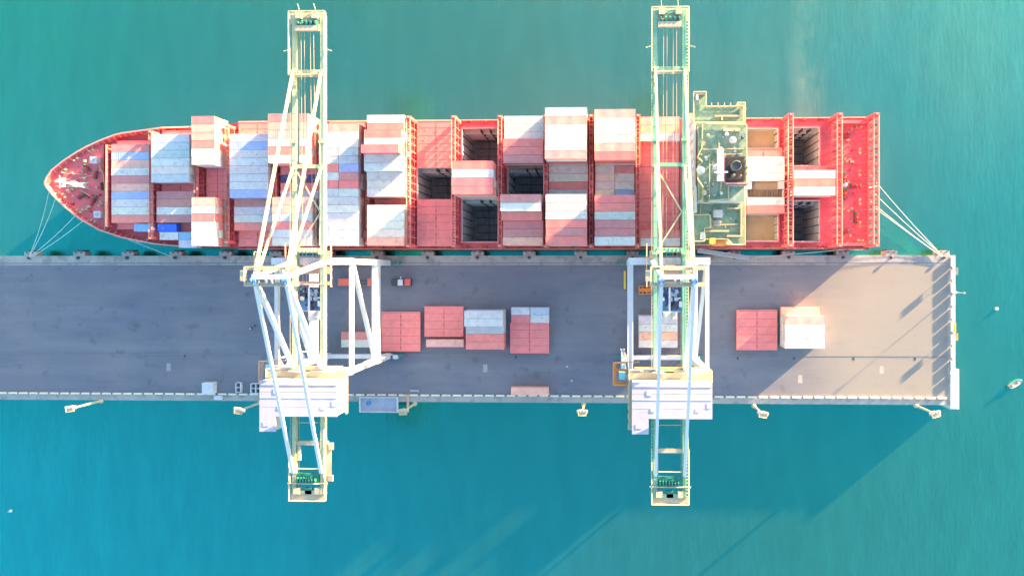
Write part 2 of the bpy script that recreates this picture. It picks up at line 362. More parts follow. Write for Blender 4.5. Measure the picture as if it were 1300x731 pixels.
def make_deck():
    b = MB(); HB = MB()
    H2 = [(h[0], h[1], h[2], h[3]) for h in holds]
    cuts = sorted(set([p[0] for p in NT]+[p[0] for p in ST]+[h[0] for h in holds]+[h[1] for h in holds]))
    for xa, xb in zip(cuts, cuts[1:]):
        z = 5.5 if xb <= -159 else DZ
        na, nb_, sa, s_b = lerp_tab(NT, xa)-.15, lerp_tab(NT, xb)-.15, lerp_tab(ST, xa)+.15, lerp_tab(ST, xb)+.15
        hh = sorted([h[2] for h in H2 if h[0] <= xa+.01 and h[1] >= xb-.01])
        lo = (sa, s_b)
        for y0, y1 in hh:
            b.hexa([(xa,lo[0],z-.3),(xb,lo[1],z-.3),(xb,y0,z-.3),(xa,y0,z-.3),(xa,lo[0],z),(xb,lo[1],z),(xb,y0,z),(xa,y0,z)])
            lo = (y1, y1)
        b.hexa([(xa,lo[0],z-.3),(xb,lo[1],z-.3),(xb,nb_,z-.3),(xa,na,z-.3),(xa,lo[0],z),(xb,lo[1],z),(xb,nb_,z),(xa,na,z)])
    b.box(-159.3, -159, 11.2, 44.4, DZ-.3, 5.5)
    sb(b, 'deck', M['red'])
    for i, (xa, xb, (y0, y1), zf) in enumerate(H2):
        h = MB()   # inner walls (thin), floor
        t = .15
        h.box(xa-t, xa, y0-t, y1+t, zf, 5.7, 0); h.box(xb, xb+t, y0-t, y1+t, zf, 5.7, 0)
        h.box(xa, xb, y0-t, y0, zf, 5.7, 0); h.box(xa, xb, y1, y1+t, zf, 5.7, 0)
        h.box(xa-t, xb+t, y0-t, y1+t, zf-.2, zf, 2 if zf > 0 else 1)
        # stringer steps inside the walls
        if zf < 0:
            for z in (0.5, -4.5, -8.5): h.box(xa, xb, y1-.9, y1, z-.15, z, 0)
            h.box(xa, xb, y0, y0+.5, -3, -2.8, 0)
        o = sb(h, 'cargo_hold', [M['hold'], M['holdfloor'], M['tan']])
        g = MB(); y = y0+.05
        while y < y1:
            for xx in (xa+.14, xb-.14): g.box(xx-.12, xx+.12, y, y+.16, zf+.02, 5.6)
            y += 2.51
        if zf < 0:
            for k in range(2, 4): g.box(xa+(xb-xa)*k/4-.06, xa+(xb-xa)*k/4+.06, y1-.95, y1-.02, zf+.02, 5.0)
            yy = y0+1.2
            while yy < y1-1: g.box(xa+1.5, xb-1, yy, yy+.22, zf+.01, zf+.14); yy += 2.51
            g.box((xa+xb)/2-.1, (xa+xb)/2+.1, y0+.3, y1-.3, zf+.01, zf+.2)
        gg = g.build('cell_guide', M['dark'], o)
        c = MB(); t = .5
        for bx in ((xa-t, xa-.16, y0-t, y1+t), (xb+.16, xb+t, y0-t, y1+t), (xa-.16, xb+.16, y0-t, y0-.16), (xa-.16, xb+.16, y1+.16, y1+t)): c.box(*bx, DZ, 5.8)
        c.build('coaming', M['red'], o)
make_deck()
def cover_mesh(b, xa, xb, y0, y1, z0, z1):
    """red pontoon hatch cover: edge rim, recessed panel lines, container pads"""
    b.box(xa, xb, y0, y1, z0, z1, 0)
    for t in range(0, int((y1-y0)/2.51)+1):
        y = y0+t*2.51
        if .3 < y-y0 < y1-y0-.3: b.box(xa+.3, xb-.3, y-.04, y+.04, z1, z1+.025, 1)
        for x in (xa+.25, xb-.25):
            b.cbox(x, min(max(y, y0+.25), y1-.25), z1, .42, .42, .12, 2)
    b.box((xa+xb)/2-.05, (xa+xb)/2+.05, y0+.3, y1-.3, z1, z1+.03, 1)
    for t in range(int((y1-y0)/2.51)):
        y = y0+1.25+t*2.51
        b.cbox((xa+xb)/2, y, z1, .3, .5, .10, 1)
        for x in ((xa+xb)/2-3.2, (xa+xb)/2+3.0): b.cbox(x, y+.6, z1, .32, .25, .1, 2)
        if t % 2: b.cbox(xa+2.2, y, z1, .9, .3, .08, 2); b.cbox(xb-1.8, y-.4, z1, .3, .6, .08, 2)
    b.box(xa, xb, y0, y0+.15, z1, z1+.08, 0); b.box(xa, xb, y1-.15, y1, z1, z1+.08, 0)
    b.box(xa, xa+.15, y0+.15, y1-.15, z1, z1+.08, 0); b.box(xb-.15, xb, y0+.15, y1-.15, z1, z1+.08, 0)
CM = [M['redlt'], M['reddk'], M['peach']]
open_cov = {(8, 1), (9, 0), (9, 2), (10, 1), (15, 0), (15, 2), (14, 0), (14, 2)}
for k, (xa, xb) in BX.items():
    if k == 14: lanes = [(N3), (RY(12), RY(4)+.6), (S3)]
    elif k == 15: lanes = [N3, (RY(10)+.05, RY(6)+.0), S3]
    elif k == 1: lanes = [(RY(7), 42.2), (RY(10)+.05, RY(7)-.1), (RY(14)+.6, RY(10)-.05)]
    elif k in (2, 3): lanes = [(N3[0], 45.4), M3, (RY(15) if k == 2 else S3[0], S3[1])]
    else: lanes = [N3, M3, S3]
    for j, (y0, y1) in enumerate(lanes):
        if (k, j) in open_cov: continue
        c = MB(); cover_mesh(c, xa, xb, y0, y1, 5.2, HC-.1); 
        c.box(xa+.4, xb-.4, y0+.2, y1-.2, DZ, 5.2, 0)
        sb(c, 'hatch_cover', CM)
# lashing bridges
LM = [M['red'], M['peach'], M['reddk']]
def lashing(x, y0, y1, z0, z1, w_=1.1, name='lashing_bridge'):
    b = MB()
    n = int(round((y1-y0)/2.51)); st = (y1-y0)/n
    for z in (z0+(z1-z0)*.5, z1):
        b.box(x-w_/2, x-w_/2+.14, y0, y1, z-.25, z, 0); b.box(x+w_/2-.14, x+w_/2, y0, y1, z-.25, z, 0)
        for k in range(int((y1-y0)/.9)):                        # grating bars
            b.box(x-w_/2+.14, x+w_/2-.14, y0+k*.9, y0+k*.9+.42, z-.1, z-.03, 2 if k % 3 else 0)
    for k in range(n+1):
        y = min(max(y0+k*st, y0+.15), y1-.15)
        for s in (-1, 1): b.box(x+s*(w_/2-.12)-.1, x+s*(w_/2-.12)+.1, y-.14, y+.14, z0, z1-.26, 0)
        b.cbox(x, y, z1-.02, w_+.25, .25, .32, 0)
    for y in (y0-.35, y1+.35):                                   # heavy end towers
        b.box(x-w_/2-.15, x+w_/2+.15, y-.35, y+.35, z0, z1+.9, 0); b.box(x-.3, x+.3, y-.25, y+.25, z1+.9, z1+1.2, 1)
    o = sb(b, name, LM)
    r = MB()
    for s in (-1, 1): r.rail([(x+s*w_/2, y0, z1), (x+s*w_/2, y1, z1)], .9, .05, 2.5, 0, 1)
    r.build('handrail', [M['peach']], o)
for x in (-144.75, -130.1, -120.1, -104.85, -90.1, -75.5): 
    lashing(x, lerp_tab(ST, x)+2.2, lerp_tab(NT, x)-2.2, DZ, 9.5, .9)
for x in (-61.5, -47.5, -33.15, -19.1, -5.05, 9.25): lashing(x, 8.3, 47.3, DZ, 12.5, 1.1)
lashing(55.5, 8.3, 47.3, DZ, 12.5, 1.5); lashing(70.2, 8.3, 47.3, DZ, 12.5, 1.5); lashing(81.2, 8.3, 47.3, DZ, 12.5, 1.5)
b = MB(); b.box(-160.2, -159.9, 14.4, 40.4, 5.5, 8.6, 0); b.box(-160.3, -159.5, 14.4, 40.4, 8.6, 8.7, 0)
for k in range(12): b.box(-159.9, -159.3, 14.6+k*2.33, 14.8+k*2.33, 5.5, 8.5, 0)
b.rail([(-159.5, 14.4, 8.7), (-159.5, 40.4, 8.7)], 1, .06, 2.3, 1, 1)
sb(b, 'wave_breaker', LM)
# side rails and walkway details along the deck
b = MB()
for y, s in ((48.2, 1), (7.5, -1)):
    x = -116
    while x < 80:
        b.box(x, x+.25, min(y, y+s*.3), max(y, y+s*.3), DZ, 5.6); x += 4.8
    b.rail([(-119, y+s*.15, 4.3), (81, y+s*.15, 4.3)], 1.2, .07, 6, 0, 1)
sb(b, 'deck_rail', M['peach'])
b = MB()
for k in range(34):
    x = -112+k*5.6
    if 22 < x < 42: continue
    for y in (47.9, 7.85): b.cbox(x, y, DZ, 1.1+(k*7 % 3)*.4, .5, .7+(k % 2)*.4)
sb(b, 'deck_fitting', M['reddk'])
# foredeck gear
def winch(x, y, z, rz=0, s=1.):
    r = empty('mooring_winch', (x, y, z-WZ), rz); r.parent = ship
    b = MB(); b.tube((-1.3*s, 0, .9*s), (1.3*s, 0, .9*s), .55*s, 10); 
    for q in (-1.3, -.2, 1.3): b.tube((q*s-.06, 0, .9*s), (q*s+.06, 0, .9*s), .85*s, 12)
    b.build('drum', M['reddk'], r); b = MB(); b.box(-1.8*s, 1.9*s, -.7*s, .7*s, 0, .25*s); b.box(1.4*s, 2.1*s, -.4*s, .5*s, .25*s, 1.2*s)
    b.build('winch_base', M['greendk'], r); return r
for x, y, a in ((-165.8, 31.2, 80), (-166.2, 23.4, 60), (-170.5, 24.5, 30), (-168.5, 33.5, 130), (-163.8, 27.5, 90)): winch(x, y, 5.5, R(a), .72)
for x, y, a in ((74.5, 42.7, 10), (74.3, 29.5, 90), (74.6, 24.3, 85), (74.2, 12.6, 10), (78, 27, 0), (78.2, 17, 90)): winch(x, y, DZ, R(a), .9)
def bollards(pts, z, name='deck_bollard'):
    for x, y, a in pts:
        b = MB(); c, s = math.cos(a), math.sin(a)
        b.cbox(x, y, z, 2.2, .8, .15, 0, a)
        for q in (-.65, .65): b.lathe(x+q*c, y+q*s, [(.26, z+.15), (.26, z+.9), (.36, z+.95), (.34, z+1.05)], 8)
        sb(b, name, M['peach'])
bollards([(-176, 32.6, .8), (-172, 36.4, .6), (-167, 39.3, .4), (-176, 24.6, -.8), (-171, 19.6, -.6), (-166.2, 16.4, -.4), (-169, 20.2, .2), (-174.5, 27, 1.2), (-163.8, 33.4, 1.57), (-164.0, 22.0, 1.2)], 5.5)
bollards([(73, 45.2, 0), (79, 45.6, 0), (73, 10, 0), (79.5, 9.9, 0), (79.3, 38, 1.57), (79.3, 31, 1.57), (79.3, 22, 1.57), (79.3, 15, 1.57), (75.8, 35, .5), (76.2, 19.5, .5)], DZ)
b = MB()
P = [(-166, 36.5), (-164, 34.4), (-162.6, 31), (-162.2, 27), (-162.2, 20), (-162.2, 13.2)]
for p, q in zip(P, P[1:]): b.beam((*p, 6.1), (*q, 6.1), .2, 1.2)
sb(b, 'breakwater', M['peach'])
for x, y in ((-165.3, 35.9), (-164.0, 18.4)):
    b = MB(); b.box(x-1, x+1, y-.95, y+.95, 5.5, 7.6, 0); b.cbox(x, y, 7.6, .9, .9, .35, 1); b.box(x-1.1, x+1.1, y-1.05, y+1.05, 7.45, 7.58, 0)
    sb(b, 'deck_house', [M['ltgrey'], M['grey']])
b = MB()   # foremast
b.lathe(-169.4, 27.8, [(.6, 5.5), (.5, 10), (.35, 17)], 10); b.cbox(-169.4, 27.8, 10, 1.8, 1.6, .12); b.cbox(-169.4, 27.8, 14.5, 1.4, 3.0, .12)
b.beam((-168.0, 26.8, 5.5), (-169.2, 27.7, 11.5), .2, .2); b.beam((-168.0, 28.8, 5.5), (-169.2, 27.9, 11.5), .2, .2)
b.rail([(-170.3, 27, 10.1), (-168.5, 27, 10.1), (-168.5, 28.6, 10.1), (-170.3, 28.6, 10.1), (-170.3, 27, 10.1)], 1, .04)
b.tube((-169.4, 25.8, 16), (-169.4, 29.8, 16), .12); b.lathe(-169.4, 27.8, [(.3, 17), (.3, 17.6)], 8)
sb(b, 'foremast', M['white'])
b = MB()
for x, y in ((-176, 29.8), (-176, 27.5), (-172.4, 31.5)):
    b.tube((x-3, y+.2, 5.9), (x+4, y, 5.9), .16, 6)
b.tube((-171, 30.3, 5.9), (-165.6, 31.4, 6), .18); b.tube((-171, 26.5, 5.9), (-165.8, 23.6, 6), .18)
sb(b, 'anchor_chain', M['peach'])
random.seed(3)
FIT = [M['peach'], M['reddk'], M['cream'], M['white']]
for k in range(26):
    x = random.uniform(-178, -162.8); y0, y1 = lerp_tab(ST, x)+2, lerp_tab(NT, x)-2
    y = random.uniform(y0, y1); q = random.uniform(.25, .75)
    b = MB(); b.cbox(x, y, 5.5, q, q*random.uniform(.6, 1.6), random.uniform(.3, 1), 0, random.random()*3); sb(b, 'deck_fitting', FIT[k % 3])
for x, y in ((-152, 9.9), (-149.6, 10.3), (-141, 45.7), (-150, 45.0), (-154, 44.6), (-134, 46.6), (-117.8, 47.4)):
    b = MB(); b.cbox(x, y, DZ, 1.8, .7, 1); sb(b, 'vent_box', M['cream'])
# stern mooring deck: posts and deck fittings under the aft stack supports
b = MB()
for k in range(16): 
    y = 9.4+k*2.45; b.beam((80.5, y, DZ), (78.2, y, DZ+.1), .18, .5); b.beam((80.6, y, 10), (77.6, y, DZ+.1), .2, .25)
    b.box(77.9, 78.3, y-.2, y+.2, DZ, DZ+.9)
for y in (8.6, 46.8): b.box(71, 80.6, y-.5, y+.5, DZ, 6.6)
sb(b, 'stern_support', M['red'])
for k in range(40):
    x = random.uniform(72, 77.5); y = random.uniform(10, 45.5); q = random.uniform(.2, .7)
    b = MB(); b.cbox(x, y, DZ, q, q*random.uniform(.6, 1.8), random.uniform(.3, .9), 0, random.random()*3); sb(b, 'deck_fitting', FIT[k % 3])
b = MB(); b.lathe(74.6, 27.3, [(.8, DZ), (.8, 5.2), (.4, 5.6)], 10); sb(b, 'deck_vent', M['white'])

# accommodation block and bridge
acc = empty('accommodation_block', (0, 0, -WZ)); acc.parent = ship
AM = [M['white'], M['deckgreen'], M['cream'], M['glass']]
def deck_plate(name, pts, z, railpts=None, h=.5):
    b = MB(); b.poly(pts, z-h, z, 0); o = b.build(name, M['white'], acc)
    b = MB(); b.poly(pts, z, z+.03)
    b.build('deck_paint', M['deckgreen'], o)
    r = MB(); r.rail([(*p, z+.03) for p in (railpts or pts+[pts[0]])], 1.1, .11, 2, 0, 2); r.build('railing', M['cream'], o)
    return o
b = MB(); b.box(24.6, 39.0, 9.0, 47.0, DZ, 13, 0); b.box(24.6, 37.6, 10.5, 45.4, 13, 28, 0); b.box(24.6, 37.3, 19.2, 39.4, 28, 35.2, 0)
for z in (7, 10, 15.5, 18.5, 21.5, 24.5):
    for k in range(12):
        y = 12.2+k*2.8; b.box(24.54, 24.6, y, y+1, z, z+.9, 1)
acc_b = b.build('house_walls', [M['white'], M['glass']], acc)
b = MB(); b.box(24.7, 37.2, 19.3, 39.3, 35.2, 35.24); b.build('deck_paint', M['deckgreen'], acc_b)
b = MB(); b.box(24.3, 24.4, 17, 40, 32.4, 34.0); b.build('bridge_window', M['glass'], acc)
deck_plate('lower_deck', [(24.6, 8.2), (39.6, 8.2), (39.6, 47.8), (24.6, 47.8)], 13.3)
deck_plate('side_deck', [(24.5, 9.2), (33.6, 9.2), (35, 7.6), (38.5, 7.6), (38.5, 47.4), (36.4, 47.4), (35.4, 45.6), (24.5, 45.6)], 28.3)
deck_plate('bridge_wing_deck', [(23.6, 41.0), (37.2, 41.0), (37.2, 45.4), (27.0, 45.4), (27.0, 49.4), (23.6, 49.4)], 32.5)
deck_plate('bridge_wing_deck', [(23.6, 8.4), (26.6, 8.4), (26.6, 12), (28.2, 12), (28.2, 15.7), (23.6, 15.7)], 32.5)
deck_plate('monkey_island', [(24.2, 31.0), (25.6, 29.6), (25.6, 29.6), (24.3, 28.4), (24.3, 25), (25.7, 22.9), (25.7, 18.6), (27.2, 18.6), (27.2, 19.2), (32.6, 19.6), (32.6, 23.2), (37.4, 23.2), (37.4, 39.6), (27.0, 39.9), (25.6, 40.4), (25.4, 33.4)], 35.8)
b = MB()
P = [(23.7, 40.5), (23.7, 31.2), (22.9, 29.8), (22.9, 25.6), (24.1, 22.8), (24.1, 16.2)]
for p, q in zip(P, P[1:]): b.beam((*p, 34.3), (*q, 34.3), .5, 1.3)
b.build('bridge_front', M['white'], acc)
# upper side houses, lockers, ladders on the south decks
b = MB(); b.box(29.6, 32.0, 15.2, 17.2, 28.33, 31); 
for k in range(3): b.box(29.6, 31.8, 14.0-k*.5, 14.2-k*.5, 28.33, 30.4-k*.5)
b.build('deck_locker', M['white'], acc)
for q, z1 in (((33.4, 37.6, 9.8, 10.3), 29.6), ((37.2, 37.6, 10.3, 18), 29.6), ((26.6, 34, 11.2, 11.7), 29.8), ((26.6, 27.1, 9.4, 11.2), 29.8), ((33.6, 37.2, 17.6, 18.0), 29.5)):
    b = MB(); b.box(*q, 28.33, z1); b.build('windbreak', M['cream'], acc)
for q in ((29.4, 36.6, 42.6, 43), (36.2, 36.6, 43, 45), (31.2, 31.6, 41.6, 42.6)):
    b = MB(); b.box(*q, 32.53, 33.5); b.build('windbreak', M['cream'], acc)
b = MB(); b.box(24.2, 24.9, 47.2, 48.6, 32.53, 33.8); b.build('wing_console', M['white'], acc)
b = MB(); b.box(24.3, 26.9, 48.7, 49.3, 32.54, 33.5); b.build('wing_screen', M['cream'], acc)
# small gear on the upper decks
random.seed(9)
for k in range(46):
    t = k % 3; q = random.uniform(.2, .7)
    if t == 0: x, y, z = random.uniform(26.5, 36.8), random.uniform(32.2, 39), 35.84
    elif t == 1: x, y, z = random.uniform(25.5, 37), random.uniform(11.5, 18.5), 28.34
    else: x, y, z = random.uniform(26.2, 31), random.uniform(19.8, 31), 35.84
    b = MB(); b.cbox(x, y, z, q, q*random.uniform(.5, 2), random.uniform(.2, .8), 0, random.choice((0, 0, 1.57, .5))); b.build('deck_box', random.choice((M['cream'], M['white'], M['ltgrey'], M['greendk'], M['grey'])), acc)
for q in ((25.6, 33.0, 36.9, 33.15), (31.4, 31.6, 36.9, 31.75), (27.4, 19.4, 27.55, 31)):
    b = MB(); b.rail([(q[0], q[1], 35.85), (q[2], q[3], 35.85)], 1, .07, 1.6); b.build('railing', M['cream'], acc)
for q in ((26.0, 12.6, 26.15, 18.6), (31.9, 13.2, 36.9, 13.3), (29.2, 11.8, 29.3, 15)):
    b = MB(); b.rail([(q[0], q[1], 28.35), (q[2], q[3], 28.35)], 1, .08, 1.6); b.build('railing', M['cream'], acc)
# funnel
fn = empty('funnel', (0, 0, 0)); fn.parent = acc
b = MB(); b.box(31.8, 36.9, 24.4, 31.0, 26, 37.4, 0); b.box(32.1, 36.6, 24.7, 30.7, 37.4, 37.45, 1); b.build('funnel_casing', [M['dark'], M['rubber']], fn)
b = MB()
b.lathe(34.2, 28.2, [(1.35, 37.4), (1.35, 40.0), (1.1, 40.05), (1.05, 39.4)], 16)
for x, y, r_ in ((36.4, 29.5, .45), (36.6, 26, .45), (35.2, 25.4, .35), (33.4, 25.6, .4), (36.9, 27.6, .3)): b.lathe(x, y, [(r_, 38), (r_, 40.2), (r_*.7, 40.25)], 10)
b.build('exhaust_pipe', mat('soot_grey', (.13, .13, .12), .7, noise=.4, nscale=1.5), fn)
b = MB(); b.box(31.7, 37.7, 23.5, 23.9, 35.83, 38.1); b.box(31.4, 31.7, 23.9, 31.5, 35.83, 36.9); b.build('funnel_screen', mat('funnel_pink', (.66, .28, .30), .5), fn)
# radar mast: white platform on posts
ms = empty('radar_mast', (0, 0, 0)); ms.parent = acc
b = MB(); b.poly([(29.0, 24.0), (30.7, 24.0), (30.7, 32.4), (30.2, 33.0), (29.5, 33.0), (29.0, 32.4)], 39.6, 40.4)
for y in (25, 32): b.beam((29.9, y, 35.8), (29.9, y, 39.6), .9, .9)
b.build('mast_platform', mat('mast_pinkwhite', (.62, .50, .48), .5), ms)
b = MB(); b.cbox(29.8, 26.2, 41.2, 3.6, .4, .5); b.tube((29.8, 26.2, 40.4), (29.8, 26.2, 41.3), .2); b.cbox(28.6, 28.2, 40.9, 1.7, .35, .45, rz=.6); b.tube((28.7, 28.2, 39.9), (28.7, 28.2, 41), .18); b.cbox(28.4, 27.8, 39.8, 1.2, 1.6, .12)
b.build('radar_scanner', M['white'], ms)
b = MB(); b.tube((29.9, 33, 38), (30.1, 36, 35.9), .1); b.tube((30.3, 24, 39), (30.5, 21.8, 36.6), .1); b.build('mast_stay', M['cream'], ms)
def dome(x, y, z, r_, m='white', name='radome'):
    b = MB(); b.lathe(x, y, [(r_*.45, z), (r_*.45, z+.5), (r_*.9, z+.7), (r_, z+.7+r_*.5), (r_*.86, z+.7+r_*1.1), (r_*.5, z+.7+r_*1.4), (r_*.1, z+.7+r_*1.5)], 14)
    b.build(name, M[m], acc, True)
dome(24.9, 27.3, 36.4, 1.15, 'ltgrey'); dome(26.0, 21.3, 36, .75, 'cream'); dome(33.6, 35.4, 36, .95); dome(27.0, 36.8, 36, .45, 'cream'); dome(30.6, 21.2, 36, .45); dome(32.0, 37.0, 36, .6)
b = MB(); 
for a in range(0, 180, 45): b.tube((25.4-.9*math.cos(R(a)), 34.8-.9*math.sin(R(a)), 36.6), (25.4+.9*math.cos(R(a)), 34.8+.9*math.sin(R(a)), 36.9), .14)
b.lathe(25.4, 34.8, [(.4, 35.85), (.3, 36.8)], 8)
for x, y in ((26.9, 23.0), (28.6, 20.6), (25.3, 19.4), (25.2, 31.6), (30.0, 34.4), (36.3, 33.0), (34.3, 38.2)): b.lathe(x, y, [(.18, 35.85), (.16, 37.2), (.25, 37.3), (.2, 37.5)], 8)
b.box(31.2, 35.6, 37.9, 38.7, 35.85, 36.9)
random.seed(21)
b.build('antenna', M['cream'], acc)
# lifeboat beside house, south side
lb = empty('lifeboat', (0, 0, 0)); lb.parent = acc
b = MB(); b.lathe(0, 0, [(.2, -3.2), (.9, -2.6), (1.25, -1), (1.25, 1), (.9, 2.6), (.2, 3.2)], 12); 
o = b.build('lifeboat_hull', M['orange'], lb, True); o.rotation_euler = (0, R(90), 0); o.location = (33.5, 8.9, 15.2)
b = MB(); b.beam((31.3, 9.6, 13.4), (31.3, 8.2, 17), .3, .4); b.beam((35.7, 9.6, 13.4), (35.7, 8.2, 17), .3, .4); b.build('davit', M['white'], lb)
b = MB(); b.box(28.6, 30.2, 7.9, 9.5, 28.33, 29.6); b.build('life_raft_canister', M['yellow'], acc)
b = MB(); b.box(25.5, 26.5, 8.9, 10.9, 32.53, 33.6); b.build('wing_console', M['white'], acc)
# posts along the north side (rail stanchions/lamps)
b = MB()
for k in range(5): b.tube((28.6+k*1.75, 45.4, 32.6), (28.6+k*1.75, 46.6, 32.9), .13)
b.tube((37.5, 45, 30), (38.6, 45.4, 30.5), .15)
b.build('side_lamp', M['cream'], acc)
b = MB()   # exterior stairs on the west face
for k in range(4): b.beam((24.1, 13+k*3, 14+k*3), (24.1, 16+k*3, 17+k*3), .7, .3)
b.build('outside_stair', M['ltgrey'], acc)

# ---------------------------------------------------------------- containers
def cont_mat():
    m = mat('container_paint', (1,1,1), .55, noise=.13, nscale=.5, objcol=True, spots=((.38, .29, .24), .8, .60, .5))
    n = m.node_tree; b = n.nodes['Principled BSDF']; tc = [x for x in n.nodes if x.type == 'TEX_COORD'][0]
    wv = n.nodes.new('ShaderNodeTexWave'); wv.wave_type = 'BANDS'; wv.bands_direction = 'X'; wv.inputs['Scale'].default_value = 1.1
    n.links.new(tc.outputs['Object'], wv.inputs[0])
    bp = n.nodes.new('ShaderNodeBump'); bp.inputs['Strength'].default_value = .6; bp.inputs['Distance'].default_value = .03
    n.links.new(wv.outputs[1], bp.inputs['Height']); n.links.new(bp.outputs[0], b.inputs['Normal'])
    return m
M['cont'] = cont_mat(); M['contdoor'] = mat('door_bars', (1,1,1), .5, objcol=True, noise=.3, nscale=2)
CH = 2.6
def cont_mesh(L):
    b = MB(); W_ = 2.438; l = L/2; w_ = W_/2
    b.box(-l+.06, l-.06, -w_+.05, w_-.05, .12, CH-.03, 0)
    for sy in (-1, 1):
        b.box(-l+.12, l-.12, sy*w_-(.1 if sy > 0 else 0), sy*w_+(.1 if sy < 0 else 0), CH-.10, CH-.008, 1)
        b.box(-l+.12, l-.12, sy*w_-(.1 if sy > 0 else 0), sy*w_+(.1 if sy < 0 else 0), 0, .16, 1)
        for sx in (-1, 1):
            b.cbox(sx*(l-.09), sy*(w_-.08), 0, .18, .16, CH, 1)
    for sx in (-1, 1): b.box(sx*l-(.1 if sx > 0 else 0), sx*l+(.1 if sx < 0 else 0), -w_+.16, w_-.16, CH-.12, CH-.006, 1)
    n = int(L/.6)
    for k in range(1, n): 
        x = -l+L*k/n
        b.box(x-.07, x+.07, -w_+.14, w_-.14, CH-.03, CH-.004, 0)
    for y in (-.85, -.35, .35, .85):       # door locking bars on the east end
        b.tube((l-.03, y, .2), (l-.03, y, CH-.2), .035, 4, mi=2)
        for z in (.9, 1.5): b.cbox(l-.03, y+.15, z, .05, .35, .05, 2)
    me = b.build('container', [M['cont'], M['cont'], M['contdoor']])
    d = me.data; bpy.data.objects.remove(me); return d
C40, C20, C23 = cont_mesh(12.19), cont_mesh(6.0), cont_mesh(7.1)
C30 = cont_mesh(11.4)
PAL = {'W':((.66,.62,.57),'white'),'w':((.59,.57,.55),'light grey'),'g':((.47,.50,.52),'bluish'),'b':((.37,.44,.66),'pale blue'),
       'B':((.04,.15,.72),'bright blue'),'n':((.05,.07,.20),'navy blue'),'r':((.80,.23,.20),'red'),'m':((.58,.23,.21),'maroon'),
       'o':((.78,.40,.31),'coral'),'t':((.66,.59,.50),'cream'),'q':((.25,.42,.60),'slate blue')}
clist = []   # (mesh, loc, code, label, group, priority)
def clabel(code, where): return f"{PAL[code][1]} container {where}"
def jitter(): return random.uniform(-.05, .05)
def column(mesh, x, y, z0, n, code, where, group, L='', prio=0):
    for t in range(n):
        top = t == n-1
        c = code if top else random.choice('WrmwotWgrrm')
        lab = f"{PAL[c][1]}{L} container " + ('on top' if top else ORD[n-t]+' down') + ', ' + where
        clist.append((mesh, (x+jitter(), y, z0+t*(CH+.012)), c, lab, group, (1000 if top else 100-(n-1-t)*20)+prio))
random.seed(11)
# per bay: list of (row, tiers, colour) ; pairs 'a|b' are two 20 ft boxes
BAYS = {
 1: [(3,1,'r'),(4,1,'b'),(5,1,'o'),(6,1,'w'),(7,1,'m'),(8,1,'o'),(9,1,'b'),(10,1,'w'),(11,1,'w'),(12,1,'r')],
 2: [(2,2,'w'),(3,2,'g'),(4,2,'g'),(5,2,'w'),(6,2,'t'),(7,2,'g'),(9,1,'m'),(10,1,'m'),(11,1,'w'),(12,1,'m')],
 3: [(0,3,'r'),(1,3,'o'),(2,3,'o'),(3,3,'r'),(4,3,'t'),(5,3,'t'),(10,3,'o'),(11,3,'t'),(12,3,'r'),(13,3,'W'),(14,3,'w'),(15,3,'W')],
 4: [(2,2,'w'),(3,2,'b'),(4,2,'w'),(5,2,'w'),(6,2,'w'),(7,2,'w'),(8,2,'w'),(9,2,'b'),(10,1,'m'),(11,1,'w'),(12,1,'w'),(13,1,'r')],
 5: [(0,4,'r'),(1,4,'o'),(2,4,'o'),(3,4,'g'),(4,4,'r'),(5,4,'w'),(6,1,'m'),(7,1,'n'),(8,1,'r'),(9,1,'w'),(10,3,'o'),(11,3,'o'),(12,3,'g'),(13,3,'r'),(14,3,'w'),(15,3,'t')],
 6: [(1,3,'o'),(2,3,'t'),(3,3,'W'),(4,3,'g|g'),(5,3,'g|g'),(6,3,'r|b'),(7,3,'w|m'),(8,3,'r|r'),(9,3,'w|w'),(10,3,'w'),(11,3,'W'),(12,3,'w'),(13,3,'w'),(14,3,'g'),(15,3,'w')],
 7: [(0,3,'W'),(1,3,'r'),(2,4,'r'),(3,4,'t'),(4,5,'r'),(5,4,'w'),(6,4,'w'),(7,3,'w'),(8,3,'t'),(9,3,'W'),(11,3,'W'),(12,3,'W'),(13,3,'W'),(14,3,'t'),(15,3,'o')],
 9: [(6,5,'r'),(7,5,'W'),(8,5,'r'),(9,5,'r')],
 10:[(0,2,'t'),(1,2,'t'),(2,2,'W'),(3,3,'r'),(4,3,'r'),(5,3,'m'),(10,5,'m'),(11,5,'W'),(12,4,'r'),(13,3,'m'),(14,3,'m'),(15,3,'o')],
 11:[(0,6,'W'),(1,6,'o'),(2,6,'W'),(3,6,'W'),(4,6,'W'),(5,6,'o'),(6,1,'w'),(7,1,'w'),(8,1,'m'),(9,1,'g'),(10,5,'t'),(11,5,'t'),(12,5,'w'),(13,5,'r'),(14,5,'m'),(15,5,'r')],
 12:[(0,5,'o'),(1,5,'W'),(2,5,'W'),(3,5,'t'),(4,5,'o'),(5,5,'r'),(6,1,'w|m'),(7,1,'t|w'),(8,1,'w|w'),(9,1,'t|q'),(10,4,'r'),(11,4,'r'),(12,4,'g'),(13,4,'m'),(14,4,'m'),(15,4,'W')],
 13:[(0,1,'o'),(1,1,'o'),(2,1,'W'),(14,1,'r'),(15,1,'W')],
 15:[(7,3,'W'),(8,3,'r'),(9,3,'W')],
}
